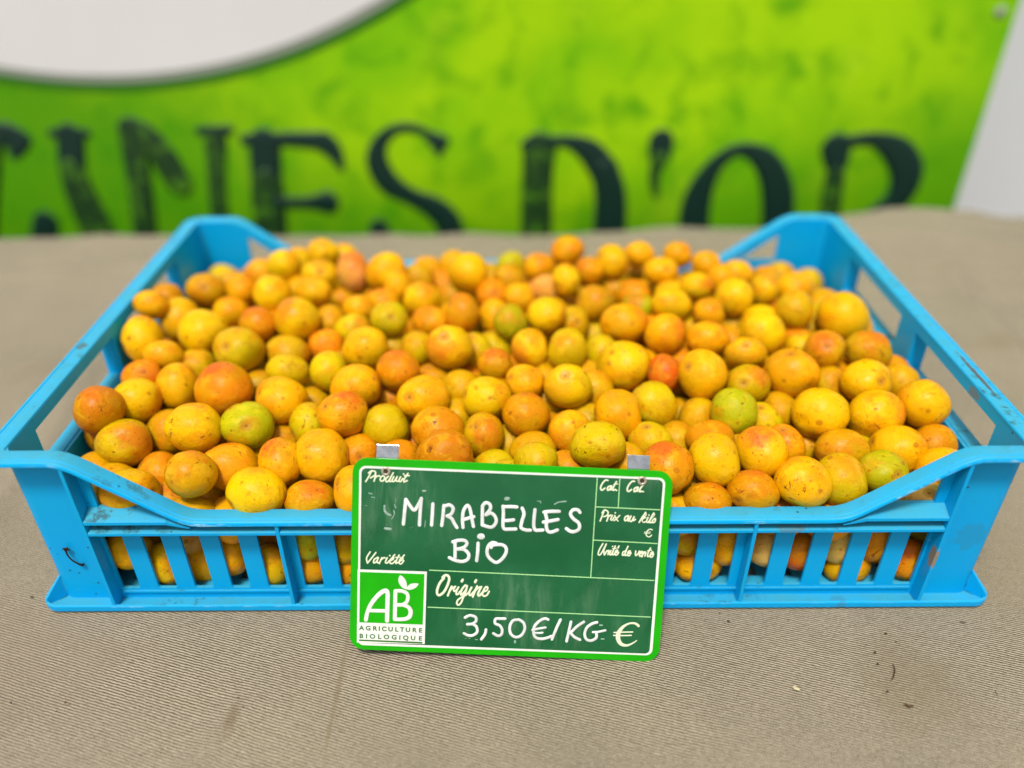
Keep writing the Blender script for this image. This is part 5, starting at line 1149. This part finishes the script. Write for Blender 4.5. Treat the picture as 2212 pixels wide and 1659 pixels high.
for ex, ey in [(-60.39, 42.49), (61.51, 43.41)]:
    e = torus('eyelet', ex, ey, .35, 1.65, .62, M['brass'])
    g = Geo(); g.prism([((ex + 1.25 * math.cos(2 * math.pi * k / 20)) * mm, (ey + 1.25 * math.sin(2 * math.pi * k / 20)) * mm) for k in range(20)], lambda p, t: (p[0], p[1], t * mm), .21, .27)
    h = mk('eyelet_hole', g.V, g.F, M['hole'], e)
for q in [[(-65.55, 54.39), (-54.98, 54.3), (-55.04, 47.76), (-65.66, 47.69)], [(54.33, 54.7), (65.05, 54.78), (65.52, 48.33), (54.74, 48.41)]]:
    xs = sum(p[0] for p in q) / 4; top = max(p[1] for p in q)
    pts = [(xs - 5.3, top - 16), (xs + 5.3, top - 16), (xs + 5.3, top), (xs - 5.3, top)]
    c_ = plate('clip', pts, -.4, .4, M['tab'], bevel=.00012)
    for v in c_.data.vertices:                       # bent back so its top leans away from the board
        v.co.z -= (2.0 + max(0, v.co.y / mm - (top - 10)) * .22) * mm

# ---------------------------------------------------------------- small things
def tube3(g, P, rr):
    K = 8
    pts = catmull([tuple(p) + (r_,) for p, r_ in zip(P, rr)], 4)
    n0 = len(g.V); V, Fc = [], []
    for i, q in enumerate(pts):
        a, b_ = Vector(pts[max(0, i - 1)][:3]), Vector(pts[min(len(pts) - 1, i + 1)][:3])
        t_ = (b_ - a).normalized(); u = t_.orthogonal().normalized() if i == 0 else (u_ - t_ * u_.dot(t_)).normalized(); u_ = u
        w = t_.cross(u)
        for k in range(K):
            an = 2 * math.pi * k / K; V.append(Vector(q[:3]) + (u * math.cos(an) + w * math.sin(an)) * q[3])
    for i in range(len(pts) - 1):
        for k in range(K): Fc.append((i * K + k, i * K + (k + 1) % K, (i + 1) * K + (k + 1) % K, (i + 1) * K + k))
    Fc += [tuple(range(K)), tuple(range((len(pts) - 1) * K, len(pts) * K))]
    g.add(V, Fc)
g = Geo()
tube3(g, [(-.2279, .0072, .0392), (-.2276, .0058, .0370), (-.2262, .0054, .0330), (-.2240, .0062, .0290), (-.2228, .0074, .0272)], [.0008, .00045, .0004, .00045, .0009])
for a in (( -.2290, .0066, .0400), (-.2262, .0064, .0406), (-.2258, .0070, .0388), (-.2289, .0070, .0382)):
    tube3(g, [(-.2276, .0070, .0392), ((a[0] - .2276) / 2, .0064, (a[2] + .0392) / 2), a], [.0006, .0005, .0003])
tag(mk('plum_stem', g.V, g.F, M['stem'], smooth=True), 'dark dry plum stem stuck on the crate\'s left front corner', 'stem')
def crumb(name, P, r_, mat, label, cat, group=None):
    g = Geo(); z = .0009
    tube3(g, [(x * mm, y * mm, z - .0008 + (.0003 * (i % 2))) for i, (x, y) in enumerate(P)], [.7 * r_ * mm * (1 if 0 < i < len(P) - 1 else .6) for i in range(len(P))])
    tag(mk(name, g.V, g.F, mat, smooth=True), label, cat, group)
g = Geo()
hz = .0004
g.add([(.1306, -.0478, hz), (.1318, -.0474, hz + .0006), (.1334, -.0486, hz + .0003), (.1338, -.0500, hz), (.1324, -.0502, hz + .0005), (.1311, -.0492, hz), (.1322, -.0489, hz + .0012)], [(0, 1, 6), (1, 2, 6), (2, 3, 6), (3, 4, 6), (4, 5, 6), (5, 0, 6)])
tag(mk('seed_husk', g.V, g.F, M['husk']), 'tiny pale seed husk lying on the cloth right of the sign', 'husk')
crumb('dry_twig', [(183.7, -35.0), (183.2, -38.6), (181.0, -42.5), (179.4, -44.2)], .38, M['crumb'], 'thin bent brown twig on the cloth, lower right of the crate', 'twig')
crumb('dry_twig', [(180.0, -57.0), (182.0, -58.6), (184.2, -58.0)], .6, M['crumb'], 'short knobbly tan twig, nearest the photo bottom at right', 'twig')
crumb('dry_twig', [(225.9, -50.2), (225.5, -53.2)], .35, M['stem'], 'thin black twig lying on the cloth far right', 'twig')
crumb('dry_twig', [(228.6, -9.8), (231.0, -10.4)], .4, M['stem'], 'tiny dark twig just below the crate\'s right front corner', 'twig')
CL = ('lone dark crumb just right of the sign, under the crate front', 'brown crumb beside the lone dark one, right of the sign', 'uppermost brown crumb of the scatter at right', 'small black crumb right of the uppermost brown one', 'brown crumb left in the scatter above the bent twig', 'black crumb just left of the bent twig', 'brown crumb between the bent twig and the knobbly twig', 'single dark crumb on the cloth straight below the sign', 'faint dark speck near the right photo edge, low down', 'black crumb left of the crate\'s bottom left corner', 'leftmost dark crumb low on the cloth at left', 'dark crumb right of the leftmost low one', 'smallest dark crumb below the left pair', 'dark speck on the cloth below the crate, left of the sign', 'lower of two dark specks left of the sign')
for k, (x, y, r_) in enumerate(((106, -3.3, .35), (109.3, -8.6, .6), (187.4, -17, .6), (190.5, -22, .4), (177.4, -28.6, .6), (176.2, -35.3, .5), (174.9, -50.7, .5), (5.7, -40.6, .5), (225.7, -70.3, .3), (-259.9, 10.2, .6), (-237.4, -54.1, .5), (-211.9, -54.2, .6), (-213.9, -58.7, .4), (-131.6, -52, .35), (-128, -57, .4))):
    crumb('crumb', [(x - r_, y), (x, y + r_ * .4), (x + r_ * .8, y - r_ * .3)], r_, M['crumb'] if r_ > .5 else M['stem'], CL[k], 'crumb', 'tiny crumbs scattered on the tablecloth')
